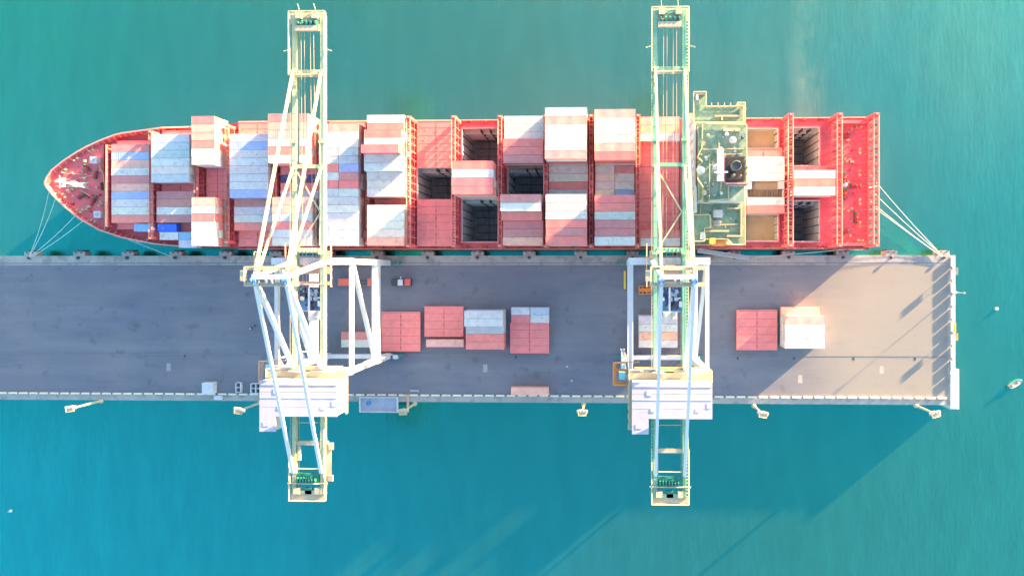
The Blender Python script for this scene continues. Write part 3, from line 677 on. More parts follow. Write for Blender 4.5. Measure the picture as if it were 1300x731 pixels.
for k, rows in BAYS.items():
    xa, xb = BX[k]; xc = (xa+xb)/2
    for i, (r_, n, code) in enumerate(rows):
        y = RY(r_)-1.255
        where = f"{ORD[i+1]} row from seaward, {ORD[k]} bay from bow"
        g = 'containers stacked on the ship deck'
        if '|' in code:
            a, c = code.split('|')
            column(C20, xc-3.07, y, HC, n, a, where+', fore half', g, ' short', prio=-5)
            column(C20, xc+3.07, y, HC, n, c, where+', aft half', g, ' short', prio=-5)
        else: column({3: C23, 7: C30}.get(k, C40), xc, y, HC, n, code, where, g, prio=(20 if k in (3,7,5,9) else 0))
# low boxes near the wharf side of bow bays, fourteenth bay boxes, wharf stacks
for x, y, z, c, wh in ((-148.1, 14.1, 6.0, 'q', 'tucked wharf-side of the first bay behind the bow'), (-140.2, 14.0, HC-.1, 'B', 'wharf-side of the second bay behind the bow'),
                       (-139.6, 11.4, HC-.1, 'w', 'beside the bright blue short container, wharf-side near the bow'), (-133.4, 11.4, HC-.1, 'q', 'between pale short box and third bay stack near the bow'),
                       (-133.4, 8.9, HC-.1, 'w', 'outermost at the wharf-side rail just ahead of third bay stack')):
    clist.append((C20, (x, y, z), c, f"{PAL[c][1]} short container {wh}", 'containers stacked on the ship deck', 1500))
for i, (r_, c) in enumerate(((5,'w'),(6,'W'),(7,'W'),(10,'w'),(11,'r'))):
    clist.append((C30, ((43+54.6)/2+.2, RY(r_)-1.255, HC), c, f"{PAL[c][1]} container, {ORD[i+1]} closed one from seaward in bay just behind bridge", 'containers stacked on the ship deck', 1500))
G = 'containers standing on the wharf'
def dock(mesh, x, y, n, code, where, z=0.0):
    for t in range(n):
        top = t == n-1; c = code if top else random.choice('WrwW')
        pos = '' if n == 1 else (' on top of' if top else f' {ORD[n-t]} from top in')
        lab = f"{PAL[c][1]} container" + ('' if n == 1 else (', top of ' if top else f', {ORD[n-t]} from top of ')) + (' ' if n == 1 else '') + where
        clist.append((mesh, (x, y, z+t*(CH+.012)+.003), c, lab.replace('  ', ' '), G, 2000))
for i, (n, c) in enumerate(((3,'w'),(3,'w'),(2,'g'),(2,'r'),(2,'r'))):
    dock(C40, -39.2, -13.5-i*2.51, n, c, f"{ORD[i+1]} row from ship in left-centre wharf stack")
for i, (n, c) in enumerate(((1,'o'),(3,'o'),(3,'W'),(3,'w'),(3,'W'))):
    dock(C40, 61.4, -12.5-i*2.52, n, c, f"{ORD[i+1]} row from ship in easternmost wharf stack")
dock(C20, -28.1, -12.7, 1, 'w', 'nearest the ship and left in the wharf group of four short boxes'); dock(C20, -21.9, -12.7, 1, 'g', 'nearest the ship and right in the wharf group of four short boxes')
dock(C20, -28.1, -15.2, 1, 'r', 'against the hatch cover, left in the wharf group of four short boxes'); dock(C20, -21.9, -15.2, 1, 'w', 'against the hatch cover, right in the wharf group of four short boxes')
dock(C40, -25.1, -38.5, 1, 'o', 'standing alone beside the kerb at the south wharf edge')
dock(C40, -52.7, -23.1, 1, 'o', 'lying alongside the second red hatch cover on the wharf')
dock(C40, -80.5, -20.8, 1, 'm', 'ship-side one of the pair under the left crane'); dock(C40, -80.5, -23.3, 1, 'w', 'land-side one of the pair under the left crane')
for i, c in enumerate('wWoW'): dock(C40, 16.0, -15.2-i*2.52, 2, c, f"{ORD[i+1]} row from the ship under the right crane")
clist.sort(key=lambda c: -c[5])
rest = []
for i, (me, loc, c, lab, g, pr) in enumerate(clist):
    if i >= 298: rest.append((me, loc, c)); continue
    o = bpy.data.objects.new('shipping_container', me); COL.objects.link(o); o.location = loc
    col = [min(.85, max(.02, v*random.uniform(.93, 1.07))) for v in PAL[c][0]]
    o.color = (*col, 1); o.rotation_euler.z = random.uniform(-.002, .002)
    tag(o, lab, 'container', g)
    if me is C40 and g.startswith('containers stacked') and random.random() < .06: pass
print('containers', len(clist), 'rest', len(rest))
# the remaining lower tiers, hidden inside the stacks
rb = {}
for me, (x, y, z), c in rest:
    key = 'W' if c in 'WwtgbqB' else 'r'
    b = rb.setdefault(key, MB()); L = {C40: 12.19, C20: 6.0, C23: 7.1, C30: 11.4}[me]
    b.box(x-L/2, x+L/2, y-1.2, y+1.2, z+.02, z+CH-.02)
bm2 = MB()
for i, key in enumerate(rb):
    pass
if rest:
    b = MB()
    for me, (x, y, z), c in rest:
        L = {C40: 12.19, C20: 6.0, C23: 7.1, C30: 11.4}[me]
        b.box(x-L/2+.02, x+L/2-.02, y-1.2, y+1.2, z+.01, z+CH-.01, 0 if c in 'WwtgbqB' else 1)
    for q in rb.values(): q.bm.free()
    tag(b.build('lower_container', [mat('pale_container', (.66,.66,.62), .6), mat('red_container', (.50,.15,.13), .6)]), 'lower tiers of containers buried inside the ship stacks', 'containers', kind='stuff')
bm2.bm.free()
# flat racks in the fourteenth bay
for i, (r_, lab) in enumerate(((8, 'open flat rack with brown floor and white end walls behind the bridge'), (9, 'open-top brown mesh rack beside the white-ended flat rack behind the bridge'))):
    xc = 48.9; y = RY(r_)-1.255; e = empty('flat_rack', (xc, y, HC), label=lab, cat='flat rack')
    b = MB(); b.box(-5.7, 5.7, -1.2, 1.2, 0, .35)
    if i: 
        for k in range(22): b.box(-5.5+k*.5, -5.4+k*.5, -1.1, 1.1, .35, 1.2)
    b.build('rack_floor', mat('brown_floor', (.36, .25, .17), .8), e)
    for s in (-1, 1):
        if i: b = MB(); b.box(s*5.6-.2, s*5.6+.2, -1.2, 1.2, .35, 1.6)
        else: b = MB(); b.box(s*5.0-.8, s*5.0+.8, -1.2, 1.2, .36, 2.3)
        b.build('end_wall', M['ltgrey'] if i else M['white'], e)
# hatch covers lying on the wharf
for i, (xa, xb, y0, y1, n, lab) in enumerate(((-73.8,-61,-25.9,-13.0,2,'square red hatch cover nearest the left crane on the wharf'),(-59.6,-46.9,-21.1,-11.2,2,'red hatch cover with an orange container along its south side'),
                       (-31.6,-19.0,-26.4,-16.5,2,'red hatch cover with four short containers along its north side'),(41.4,54.3,-25.1,-12.2,2,'square red hatch cover beside the easternmost container stack'))):
    e = empty('hatch_cover', ((xa+xb)/2, (y0+y1)/2, 0), label=lab, cat='hatch cover', group='hatch covers lying on the wharf')
    b = MB(); cover_mesh(b, xa, xb, y0, y1, .35, 1.5); o = b.build('cover_panel', CM, e); o.location = (-(xa+xb)/2, -(y0+y1)/2, 0)
    b = MB()
    for x in (xa+1, (xa+xb)/2, xb-1): b.box(x-.25, x+.25, y0+.3, y1-.3, 0, .35)
    o = b.build('timber_bearer', M['conc'], e); o.location = (-(xa+xb)/2, -(y0+y1)/2, 0)

# ---------------------------------------------------------------- ship-to-shore cranes
BZ = 40.0
def make_crane(cx, label, boom, accent, side):
    e = empty('gantry_crane', (cx, 0, 0), label=label, cat='crane', group='ship-to-shore gantry cranes')
    WH = M['white']; YW, YL = 2.85, -27.2
    def P(b, name, m, parent=None, **k): return b.build(name, m, parent or e, **k)
    for sx in (-1, 1):
        for Y in (YW, YL):
            b = MB(); x = sx*9.8
            b.beam((x-3.4, Y, 2.2), (x+3.4, Y, 2.2), .8, .8)
            for q in (-2.3, 2.3): b.beam((x+q-1.5, Y, 1.2), (x+q+1.5, Y, 1.2), .7, .7)
            b.beam((x+sx*3.4, Y, 1.6), (x+sx*4.3, Y, 1.6), .5, .5)
            bo = P(b, 'bogie', M['greendk'])
            for q in (-3.3, -1.3, 1.3, 3.3):
                b = MB(); b.tube((x+q, Y-.2, .5), (x+q, Y+.2, .5), .45, 10); b.build('wheel', M['grey'], bo)
            b = MB(); b.beam((x, Y, 2.4), (sx*9.7, Y, 15), 1.5, 1.7, w2=1.6, h2=1.9); b.beam((sx*9.7, Y, 15), (sx*10.4, Y, 37), 1.4, 1.7, w2=1.2, h2=1.4)
            P(b, 'leg', WH)
        b = MB(); b.beam((sx*9.7, YL, 14), (sx*9.7, YW, 14), 1.7, 3.0); P(b, 'portal_tie', WH)
        b = MB(); b.beam((sx*10.4, YL, 36), (sx*10.4, YW, 36), 1.0, 1.2); P(b, 'upper_tie', WH)
        b = MB(); b.beam((sx*10.3, YW-.5, 35), (sx*9.8, YL+1, 16), 1.0, 1.0); P(b, 'side_brace', WH)
    for Y in (YW, YL):
        b = MB(); b.beam((-9.8, Y, 4.2), (9.8, Y, 4.2), 1.3, 1.8); P(b, 'sill_beam', WH)
        b = MB(); b.beam((-10.9, Y, 37.2), (10.9, Y, 37.2), 1.9, 2.4); P(b, 'portal_beam', WH)
    # boom girders
    for sx in (-1, 1):
        b = MB(); x = sx*3.85
        b.box(x-.5, x+.5, -60, 69.5, BZ-1.8, BZ, 0)
        y = -58
        while y < 68: b.box(x-.56, x+.56, y, y+.15, BZ-1.85, BZ+.05, 0); y += 4.2
        for y in (5, 28, 35, 54): b.cbox(x, y, BZ, 1.7, .7, .6, 0)
        g = P(b, 'boom_girder', boom)
        b = MB(); y = -60
        while y < 69: b.box(min(x+sx*.52, x+sx*.95), max(x+sx*.52, x+sx*.95), y, y+.2, BZ-1.0, BZ-.92, 0); y += .9
        b.rail([(x+sx*.98, -60, BZ-.95), (x+sx*.98, 69, BZ-.95)], 1.1, .035, 3, 0, 1)
        b.build('walkway', accent, g)
        b = MB(); b.box(x-sx*.75-.07, x-sx*.75+.07, -56, 66, BZ-1.6, BZ-1.3); b.build('trolley_rail', M['grey'], g)
    b = MB()
    for y, h in ((69, 1.8), (66.2, 1.6), (54, 1.4), (28.5, 1.2), (-26, 1.4), (-59.5, 1.4)): b.beam((-3.3, y, BZ-.8), (3.3, y, BZ-.8), 1.0, h)
    P(b, 'boom_crossbeam', boom)
    b = MB()
    for y0, y1 in ((6, 16), (16, 27)):
        s = 1 if y0 == 6 else -1
        b.beam((-3.2*s, y0, BZ-.5), (3.2*s, y1, BZ-.5), .35, .35)
    P(b, 'boom_bracing', accent)
    # boom tip: sheave frame, platform, lamps
    t = MB(); t.box(-4.9, 4.9, 66.8, 70.0, BZ-.2, BZ-.1); t.box(-3.2, 3.2, 64.8, 66.2, BZ+.1, BZ+.9); t.rail([(-4.9, 52.8, BZ), (-4.9, 70, BZ), (4.9, 70, BZ), (4.9, 52.8, BZ)], 1.1, .09, 2.2)
    t.rail([(-4.9, 53, BZ), (4.9, 53, BZ)], 1.1, .09, 2.2); t.box(-4.9, 4.9, 52.6, 54.6, BZ-.3, BZ-.2)
    for x in (-2.2, 2.2): t.tube((x, 70, BZ), (x-.3, 72, BZ+1), .12); t.cbox(x, 68.8, BZ, 1.6, 1.6, 1.2)
    t.tube((4.9, 60, BZ), (6.6, 59.4, BZ+.5), .14); t.tube((-4.9, 60, BZ), (-6.4, 59.4, BZ+.5), .14)
    tp = P(t, 'tip_platform', M['cream'])
    for k in range(5):
        t = MB(); t.tube((-2.4+k*1.2-.2, 67, BZ+.5), (-2.4+k*1.2+.2, 67, BZ+.5), .7, 10); t.build('tip_sheave', M['greendk'], tp)
    # A-frame
    AP = 60.5; ya = -1.2
    b = MB()
    for sx in (-1, 1):
        x = sx*3.85
        b.beam((sx*4.6, YW, 38.4), (x, ya, AP), 1.1, 1.1, w2=.9, h2=.9)
    b.beam((-4.3, ya, AP), (4.3, ya, AP), 1.2, 1.3)
    P(b, 'mast_frame', WH)
    for sx in (-1, 1):
        x = sx*3.85
        b = MB(); b.beam((x, ya-.4, AP), (x, -26, BZ+.4), 1.0, 1.0); P(b, 'mast_brace', WH)
        b = MB(); b.beam((x, ya-.4, AP+.3), (x, -54, BZ+.6), .75, .75); P(b, 'backstay', WH)
        b = MB(); b.beam((x, ya+.4, AP), (x, 54, BZ+.6), .65, .6); P(b, 'forestay', M['cream'])
        b = MB(); b.beam((x-sx*.25, ya+.4, AP-.6), (x, 28, BZ+.6), .55, .5); P(b, 'forestay', M['cream'])
    # mast head platform with sheaves
    b = MB(); b.box(-6.4, 6.4, ya-2.2, ya-1.3, AP-1.2, AP-1.05); b.box(-6.4, 6.4, ya+1.6, ya+2.4, AP-1.2, AP-1.05); b.rail([(-6.4, ya-2.2, AP-1), (6.4, ya-2.2, AP-1), (6.4, ya+2.4, AP-1), (-6.4, ya+2.4, AP-1), (-6.4, ya-2.2, AP-1)], 1.1, .1, 2)
    b.box(-7.6, -6.4, ya-1, ya+1.6, AP-1.2, AP-.2); b.rail([(-5, ya+2.4, AP-3), (-5, ya+6, AP-3), (-3, ya+6, AP-3)], 1.1, .12, 2)
    mh = P(b, 'mast_platform', M['cream'])
    for x in (-4.6, -3.6, 3.1, 4.1, .5, -.9):
        b = MB(); b.tube((x, ya-.9, AP+.3), (x+.35, ya-.9, AP+.3), .75, 12); b.build('mast_sheave', M['blue'] if abs(x) > 2 else M['grey'], mh)
    # platforms around the waterside portal
    b = MB(); b.box(-5.4, 5.4, -.6, 1.4, 38.8, 38.9); b.rail([(-5.4, -3.4, 38.9), (5.4, -3.4, 38.9)], 1.1, .12, 2); b.box(-5.4, 5.4, -3.6, -2.6, 38.8, 38.9)
    b.rail([(-6.2, 7.5, 39), (-6.2, -4, 39)], 1.1, .12, 2); b.rail([(6.2, 7.5, 39), (6.2, -4, 39)], 1.1, .12, 2)
    b.cbox(0, 1.2, 38.9, 2.6, 1.6, .9); b.cbox(4.6, 4.4, 39, 1.6, 2.6, .6); b.cbox(-4.8, 4.6, 39, 1.2, 2.2, .8)
    P(b, 'portal_walkway', M['peach'])
    b = MB(); b.beam((-4.4, 5.8, BZ-.8), (4.4, 5.8, BZ-.8), 1.3, 1.2)
    for k in range(7): b.cbox(-3.2+k*1.05, 5.8, BZ-.2, .5, .9, .5)
    P(b, 'boom_hinge', boom)
    # trolley and operator cab
    tr = empty('trolley', (0, 0, 0)); tr.parent = e
    b = MB(); b.box(-3.1, 3.1, -10.6, -4.2, 37.6, 38.1, 0)
    random.seed(5)
    for k in range(34): b.cbox(random.uniform(-2.7, 2.7), random.uniform(-10, -4.6), 38.1, random.uniform(.3, 1.2), random.uniform(.3, 1.1), random.uniform(.3, 1.3), random.choice((0, 0, 1, 1, 2, 3)), random.random())
    for x in (-1.9, .2, 1.7): b.tube((x-.5, -7.3, 38.9), (x+.5, -7.3, 38.9), .6, 10, mi=2)
    b.rail([(-3.1, -10.6, 38.1), (3.1, -10.6, 38.1)], 1, .07, 1.5, 3); b.box(-.3, .2, -10.6, -4.2, 39.2, 39.4, 3)
    b.build('trolley_machinery', [M['blue'], M['dark'], M['grey'], M['ltgrey']], tr)
    b = MB(); b.box(-1.4, .8, -13.4, -10.9, 34.2, 36.8, 0); b.box(-1.2, .6, -13.46, -13.4, 34.6, 36.2, 1); b.box(-1.1, .5, -13.2, -11.2, 36.8, 36.95, 0); b.build('operator_cab', [M['ltgrey'], M['glass']], tr)
    b = MB(); b.box(.9, 2.2, -12.6, -10.7, 36, 37.4); b.build('control_cabinet', M['white'], tr)
    b = MB(); b.cbox(2.9, -8.6, 38.2, .8, 1.6, 1.6); b.build('control_cabinet', M['white'], tr)
    b = MB()
    for x in (-1.9, -.9, .9, 1.9):
        b.tube((x, -5, 38.8), (x*.9, 66, BZ+.5), .06, 5)
    b.build('hoist_rope', M['peach'], tr)
    # machinery house
    h = empty('machinery_house', (0, 0, 0)); h.parent = e
    b = MB(); b.box(-10.1, 10.1, -37.6, -28.6, 40.2, 45.6, 0); b.box(-10.1, -6.2, -41.6, -37.6, 40.2, 45.6, 0); b.build('house_wall', WH, h)
    b = MB(); b.box(-10.3, 10.3, -37.8, -28.4, 45.6, 45.85, 0); b.box(-10.3, -6.0, -41.8, -37.8, 45.6, 45.85, 0)
    k = -9
    b.box(-6.6, -5.2, -31.9, -30.5, 45.85, 45.95, 0)
    b.box(-10.2, 10.2, -29.6, -29.45, 45.85, 45.97, 0); b.box(-10.2, 10.2, -33.0, -32.9, 45.85, 45.93, 0)
    for x, y, a, c, d in ((-5, -35.6, 1.1, .9, .1), (6.5, -35.6, 1.1, .9, .1), (-8.6, -39.8, 1.6, 1.2, .08), (9.2, -34.4, .7, 1.4, .08)): b.cbox(x, y, 45.85, a, c, d, 0)
    for y in (-31.3, -35.2): b.box(-10.2, 10.2, y, y+.06, 45.85, 45.88, 0)
    b.build('house_roof', mat('roof_white', (.41, .39, .44), .5, noise=.05, nscale=.3, spots=((.33, .33, .40), .4, .58, .6)), h)
    b = MB(); b.rail([(-10.9, -41.8, 40.2), (-10.9, -26, 40.2), (10.9, -26, 40.2), (10.9, -38, 40.2)], 1.1, .1, 2); b.box(-11, -10.1, -42, -26, 40.1, 40.2); b.box(10.1, 11, -38, -26, 40.1, 40.2); b.box(-10.1, 10.1, -28.6, -26.8, 40.1, 40.2)
    for k in range(6): b.cbox(-11.1, -41+k*2.6, 40.2, .25, 1.4, .2)
    b.build('house_gallery', M['cream'], h)
    b = MB(); b.cbox(-4, -26.6, 40.2, 5, .6, .8); b.cbox(3.2, -26.6, 40.2, 2.4, .9, 1); b.tube((-8, -26.4, 41), (-1, -26.9, 41.6), .25); b.tube((1, -26.4, 41), (8, -26.9, 41.4), .25); b.build('ventilator', M['grey'], h)
    # back end
    b = MB(); b.box(-4.9, 4.9, -61.6, -60, BZ-.4, BZ-.3); b.rail([(-4.9, -47, BZ-.3), (-4.9, -61.6, BZ-.3), (4.9, -61.6, BZ-.3), (4.9, -47, BZ-.3)], 1.1, .13, 2)
    b.beam((-3.3, -46.3 if side else -47.6, BZ-.6), (3.3+2.0*side, -46.3 if side else -47.6, BZ-.6), 1.1, .7); b.rail([(-5.4, -57, BZ), (5.4, -57, BZ)], .6, .12, 2)
    for x in (-2.9, 2.9): b.cbox(x, -59, BZ-.3, 1.7, 1.6, 1)
    b.rail([(-3, -53, BZ), (3, -53, BZ)], .5, .1, 2); b.rail([(-3, -40.6, BZ), (3, -40.6, BZ)], .5, .1, 2)
    if side: b.box(-3.0, -2.2, -51, -46.9, BZ-.8, BZ-.2); b.box(4.6, 6.2, -56.5, -47, BZ-.5, BZ-.35); b.cbox(6.3, -47, BZ-.3, 1.2, 1.8, .5); b.cbox(6.1, -55.6, BZ-.3, 1.4, 1.6, .5)
    bk = P(b, 'tail_platform', M['cream'])
    b = MB(); b.box(-3.1, 3.1, -57.6, -54.4, BZ-1, BZ-.2); b.box(-.9, .9, -60, -58.2, BZ-.8, BZ-.1)
    for k in range(7): b.tube((-2.8+k*.8, -56, BZ+.3), (-2.5+k*.8, -56, BZ+.3), .7, 9)
    b.build('tail_sheave', M['greendk'], bk)
    # lift and stairs at the landside left leg
    s = -1
    b = MB(); b.box(-15, -14.2, -30.6, -24.6, 36.0, 36.1); b.box(-14.2, -11.2, -27.1, -26.3, 36.0, 36.1); b.box(-14.2, -11.2, -30.6, -29.8, 36.0, 36.1); b.rail([(-15, -30.6, 36.1), (-15, -24.6, 36.1), (-11.6, -24.6, 36.1)], 1.1, .14, 1.6); b.rail([(-15, -30.6, 36.1), (-11.0, -30.6, 36.1)], 1.1, .14, 1.6)
    b.rail([(-13, -24.4, 36.1), (-8, -24.4, 36.1)], 1.1, .12, 1.6); b.rail([(-9.4, -25.4, 39.8), (9.4, -25.4, 39.8)], 1.1, .12, 1.6)
    P(b, 'landing', M['peach'] if side else M['orange'])
    b = MB(); b.box(-13.4, -11.8, -29.2, -27.4, 33, 36.6); b.cbox(-12.4, -25.8, 36.1, 1.2, .8, 1.4); P(b, 'lift_cabin', mat('lift_teal', (.30, .62, .62), .5))
    b = MB()
    for k in range(9):
        y0, y1 = (-28.6, -24.8) if k % 2 else (-24.8, -28.6)
        b.beam((-11.9, y0, 3+k*3.6), (-11.9, y1, 3+(k+1)*3.6), .8, .2)
    for x, y in ((-12.4, -29), (-11.4, -29), (-12.4, -24.4), (-11.4, -24.4)): b.tube((x, y, 3), (x, y, 36), .1, 5)
    P(b, 'stair_tower', M['ltgrey'])
    b = MB(); b.tube((11.2, YL+.5, 3), (11.4, YL+.5, 36), .18, 6); b.cbox(12.2, YL-.3, 1.5, 1.4, 1.2, 2.0); P(b, 'cable_reel', M['ltgrey'])
    return e
make_crane(-80.9, 'left gantry crane with pale cream-green boom reaching over the ship', M['greencream'], M['cream'], 1)
make_crane(16.55, 'right gantry crane with mint green boom beside the ship bridge', M['greenboom'], M['greencream'], 0)

# ---------------------------------------------------------------- wharf furniture
# lamp posts along the south edge
def lamp(x, y, label, rz=0, h=12.4):
    e = empty('floodlight_mast', (x, y, 0), rz, label=label, cat='light mast', group='floodlight masts along the south wharf edge')
    b = MB(); b.lathe(0, 0, [(.75, -.6), (.75, .1), (.42, .3), (.36, 6), (.28, h)], 10); b.build('pole', M['cream'], e, True)
    b = MB(); b.cbox(0, 0, h, 3.4, .5, .3); b.cbox(0, 0, h-.4, .6, 1.8, .4); b.box(-1.2, 1.2, -.9, .9, h+.3, h+.36); b.rail([(-1.2, -.9, h+.3), (1.2, -.9, h+.3), (1.2, .9, h+.3), (-1.2, .9, h+.3), (-1.2, -.9, h+.3)], .6, .06, 1.2)
    b.build('lamp_bracket', M['cream'], e)
    for x_ in (-1.4, -.5, .5, 1.4):
        b = MB(); b.cbox(x_, .45, h+.1, .6, .5, .5, rz=.2*x_); b.build('lamp_head', M['ltgrey'], e)
for i, (x, y) in enumerate(((-168.5,-42.9),(-114.8,-43.2),(-63.2,-43.2),(-7.8,-43.1),(47.2,-43.3),(98.9,-42.9))):
    lamp(x, y, f'cream floodlight mast on the south wharf edge, {ORD[i+1]} from the left', R((8, -12, 5, 0, -10, 15)[i]))
# east edge items
b = MB(); b.tube((111.2, -6.6, -.5), (111.2, -6.6, 5.4), .13, 8, r2=.07); b.cbox(111.2, -6.6, 5.4, .5, .4, .4); b.cbox(111.2, -6.6, -.3, .8, .8, .5)
tag(b.build('navigation_light', M['white']), 'slim white navigation light post on the east wharf end', 'beacon')
for y, lab in ((.2, 'sign board on two posts near the northeast wharf corner'), (-20.6, 'yellow-fronted board on two posts midway along the east wharf end')):
    e = empty('sign_board', (110.75, y, 0), label=lab, cat='sign')
    b = MB()
    for s in (-1, 1): b.tube((0, s*.9, .1), (0, s*.9, 2.5), .06, 6)
    b.build('post', M['grey'], e); b = MB(); b.box(-.06, .06, -1.2, 1.2, 1.5, 2.5); b.build('panel', M['yellow'] if y < -5 else M['conc'], e)
b = MB(); b.box(-.2, .2, -1.4, 1.4, 0, .55); o = b.build('life_ring_box', M['yellow']); o.location = (110.9, -17.8, .13); tag(o, 'yellow life-saving box on the east wharf end coping', 'box')
# generator cabin, plates and pipe racks at the south west
e = empty('generator_cabin', (-130.9, -38.1, 0), label='small white generator cabin by the south kerb left of the crane', cat='cabin')
b = MB(); b.box(-1.7, 1.7, -1.8, 1.8, 0, 2.5); b.build('cabin_body', M['white'], e); b = MB(); b.box(-1.8, 1.8, -1.9, 1.9, 2.5, 2.62); b.cbox(.4, .3, 2.62, .7, .7, .2); b.build('cabin_roof', M['white'], e)
b = MB(); b.box(-1.4, 1.4, -.75, .75, .02, .5); b.box(-1.3, 1.3, -.65, .65, .5, .62); o = b.build('utility_cabinet', M['white']); o.location = (-128.6, -41.5, 0); tag(o, 'low white utility cabinet on the concrete edge beside the generator cabin', 'cabinet')
for x, y, nx, lab in ((-122.2, -38.0, 1, 'single grey steel frame lying beside the pipe rack'), (-117.2, -38.3, 4, 'grey steel rack of square cells on the wharf by the left crane')):
    b = MB(); W_ = 1.55
    for i in range(nx+1): b.box(x+i*W_-.1, x+i*W_+.1, y-1.6, y+1.6, 0, 1.3)
    for j in (-1.6, 0, 1.6): b.box(x+.1, x+nx*W_-.1, y+j-.1, y+j+.1, 0, 1.2)
    tag(b.build('steel_rack', M['ltgrey']), lab, 'rack')
# floating pontoon / open bin hanging at the edge
e = empty('open_skip', (-74.9, -43.4, -1.5), label='long open grey-blue steel skip on the south wharf edge right of the left crane', cat='skip')
b = MB(); b.box(-6.1, 6.1, -2.3, 2.3, 1.4, 1.75); b.build('skip_floor', mat('skip_blue', (.36, .38, .45), .6, noise=.15, nscale=.5), e)
b = MB()
for bx in ((-6.25,-6.1,-2.45,2.45),(6.1,6.25,-2.45,2.45),(-6.1,6.1,-2.45,-2.3),(-6.1,6.1,2.3,2.45)): b.box(*bx, 1.4, 2.9)
b.build('skip_wall', M['ltgrey'], e)
b = MB(); b.tube((-3.5, .4, 1.75), (-3.5, .4, 2.3), .7, 10); b.build('drum', M['blue'], e)
b = MB(); b.box(-.35, .35, -4.2, .2, 0, .5); b.box(-1.6, .35, .2, .5, 0, .45); o = b.build('access_ladder', M['peach']); o.location = (-65.4, -40.6, .02); tag(o, 'peach access ladder frame by the skip at the south edge', 'ladder')
e = empty('bench', (-63.2, -38.9, 0), label='small grey bench on the wharf beside the third floodlight mast', cat='bench')
b = MB(); b.box(-1.5, 1.5, -.35, .35, .4, .5); b.build('seat', M['grey'], e); 
for s in (-1, 1): b = MB(); b.box(s*1.2-.1, s*1.2+.1, -.3, .3, 0, .4); b.build('leg', M['dark'], e)
# terminal tractor and trailer
e = empty('terminal_tractor', (-66.9, -3.4, 0), label='red terminal tractor with white cab parked right of the left crane', cat='tractor')
b = MB(); b.box(-3.9, 2.6, -.5, .5, .7, 1.1); b.box(-3.6, -1.6, -1.1, 1.1, 1.1, 1.35); b.box(.2, 2.9, -1.2, 1.2, .6, 1.3); b.build('chassis', M['dark'], e)
b = MB(); b.box(-.9, .5, -.95, .8, 1.3, 3.1); b.box(-1.0, .6, -1.05, .9, 3.1, 3.2); b.build('cab', M['white'], e)
b = MB(); b.box(.5, .56, -.8, .65, 2.0, 2.9); b.build('windscreen', M['glass'], e)
b = MB(); b.box(.65, 2.7, -1.1, 1.1, 1.3, 1.9); b.box(1.0, 2.3, -.8, .8, 1.9, 2.05); b.build('bonnet', mat('truck_red', (.66, .14, .12), .4), e)
b = MB(); b.tube((-.1, 1.1, 1.2), (-.1, 1.1, 3.2), .12); b.cbox(-.1, 1.6, 2.6, .3, .5, .4); b.build('exhaust', M['ltgrey'], e)
for x in (-3, -1.9, 1.7):
    for s in (-1, 1): b = MB(); b.tube((x, s*.75, .5), (x, s*1.2, .5), .5, 12); b.build('wheel', M['rubber'], e)
e = empty('container_trailer', (-81, -3.4, 0), label='red skeletal container trailer behind the terminal tractor', cat='trailer')
b = MB()
for s in (-.5, .5): b.box(-7, 6.4, s-.12, s+.12, .9, 1.2)
for x in (-6.8, -3.5, 0, 3, 6.2): b.box(x-.15, x+.15, -1.15, 1.15, 1.2, 1.3)
b.build('trailer_frame', M['dark'], e)
for q in ((-7.1, -3.2), (2.6, 3.8), (5.6, 6.5)):
    b = MB(); b.box(*q, -1.2, 1.2, 1.3, 1.5); b.build('bolster', mat('trailer_red', (.70, .16, .10), .5), e)
for x in (-6, -4.7):
    for s in (-1, 1): b = MB(); b.tube((x, s*.7, .5), (x, s*1.2, .5), .5, 12); b.build('wheel', M['rubber'], e)
e = empty('container_trailer', (15.2, -5.9, 0), label='orange container trailer under the right crane', cat='trailer')
b = MB(); b.box(-5.2, 5.2, -.6, .6, .8, 1.1); b.box(-5.2, -1, -1.4, -1.1, 1.1, 1.3); b.box(-5.2, -1, 1.1, 1.4, 1.1, 1.3)
for x in (-5.1, -4, -2.6, -1.2, 2, 5): b.box(x-.15, x+.15, -1.4, 1.4, 1.1, 1.25)
b.build('trailer_frame', M['orange'], e)
for x in (-4.2, -3):
    for s in (-1, 1): b = MB(); b.tube((x, s*.7, .5), (x, s*1.15, .5), .5, 12); b.build('wheel', M['rubber'], e)
b = MB(); b.box(5.2, 5.9, -5.6, .4, 0, .35); b.box(5.35, 5.75, -5.4, .2, .35, .5); tag(b.build('spreader_beam', M['yellow']), 'yellow spreader beam lying left of the right crane leg', 'beam')
# parked motorcycle
e = empty('motorcycle', (-116.9, -18.2, 0), R(35), label='small dark motorcycle parked on open wharf left of the cranes', cat='motorcycle')
for x in (-.7, .7): b = MB(); b.tube((x, -.07, .32), (x, .07, .32), .32, 12); b.build('wheel', M['rubber'], e)
b = MB(); b.beam((-.7, 0, .4), (.5, 0, .75), .2, .25); b.beam((.5, 0, .85), (.7, 0, .35), .08, .08); b.cbox(.1, 0, .6, .55, .32, .3); b.build('frame', M['dark'], e)
b = MB(); b.cbox(-.35, 0, .8, .7, .3, .12); b.build('seat', M['rubber'], e); b = MB(); b.tube((.45, -.38, 1.05), (.45, .38, 1.05), .03); b.cbox(-.75, 0, .85, .35, .4, .3); b.build('handlebar', M['white'], e)
for x, y, l in ((-13.2, -30.8, 'upper of two tiny white cones on the open wharf'), (-11.7, -35.4, 'lower of two tiny white cones nearer the south kerb')):
    b = MB(); b.cbox(0, 0, 0, .5, .5, .05); b.lathe(0, 0, [(.2, .05), (.05, .7)], 8); o = b.build('traffic_cone', M['white']); o.location = (x, y, .006); tag(o, l, 'cone', 'cones on the open wharf')
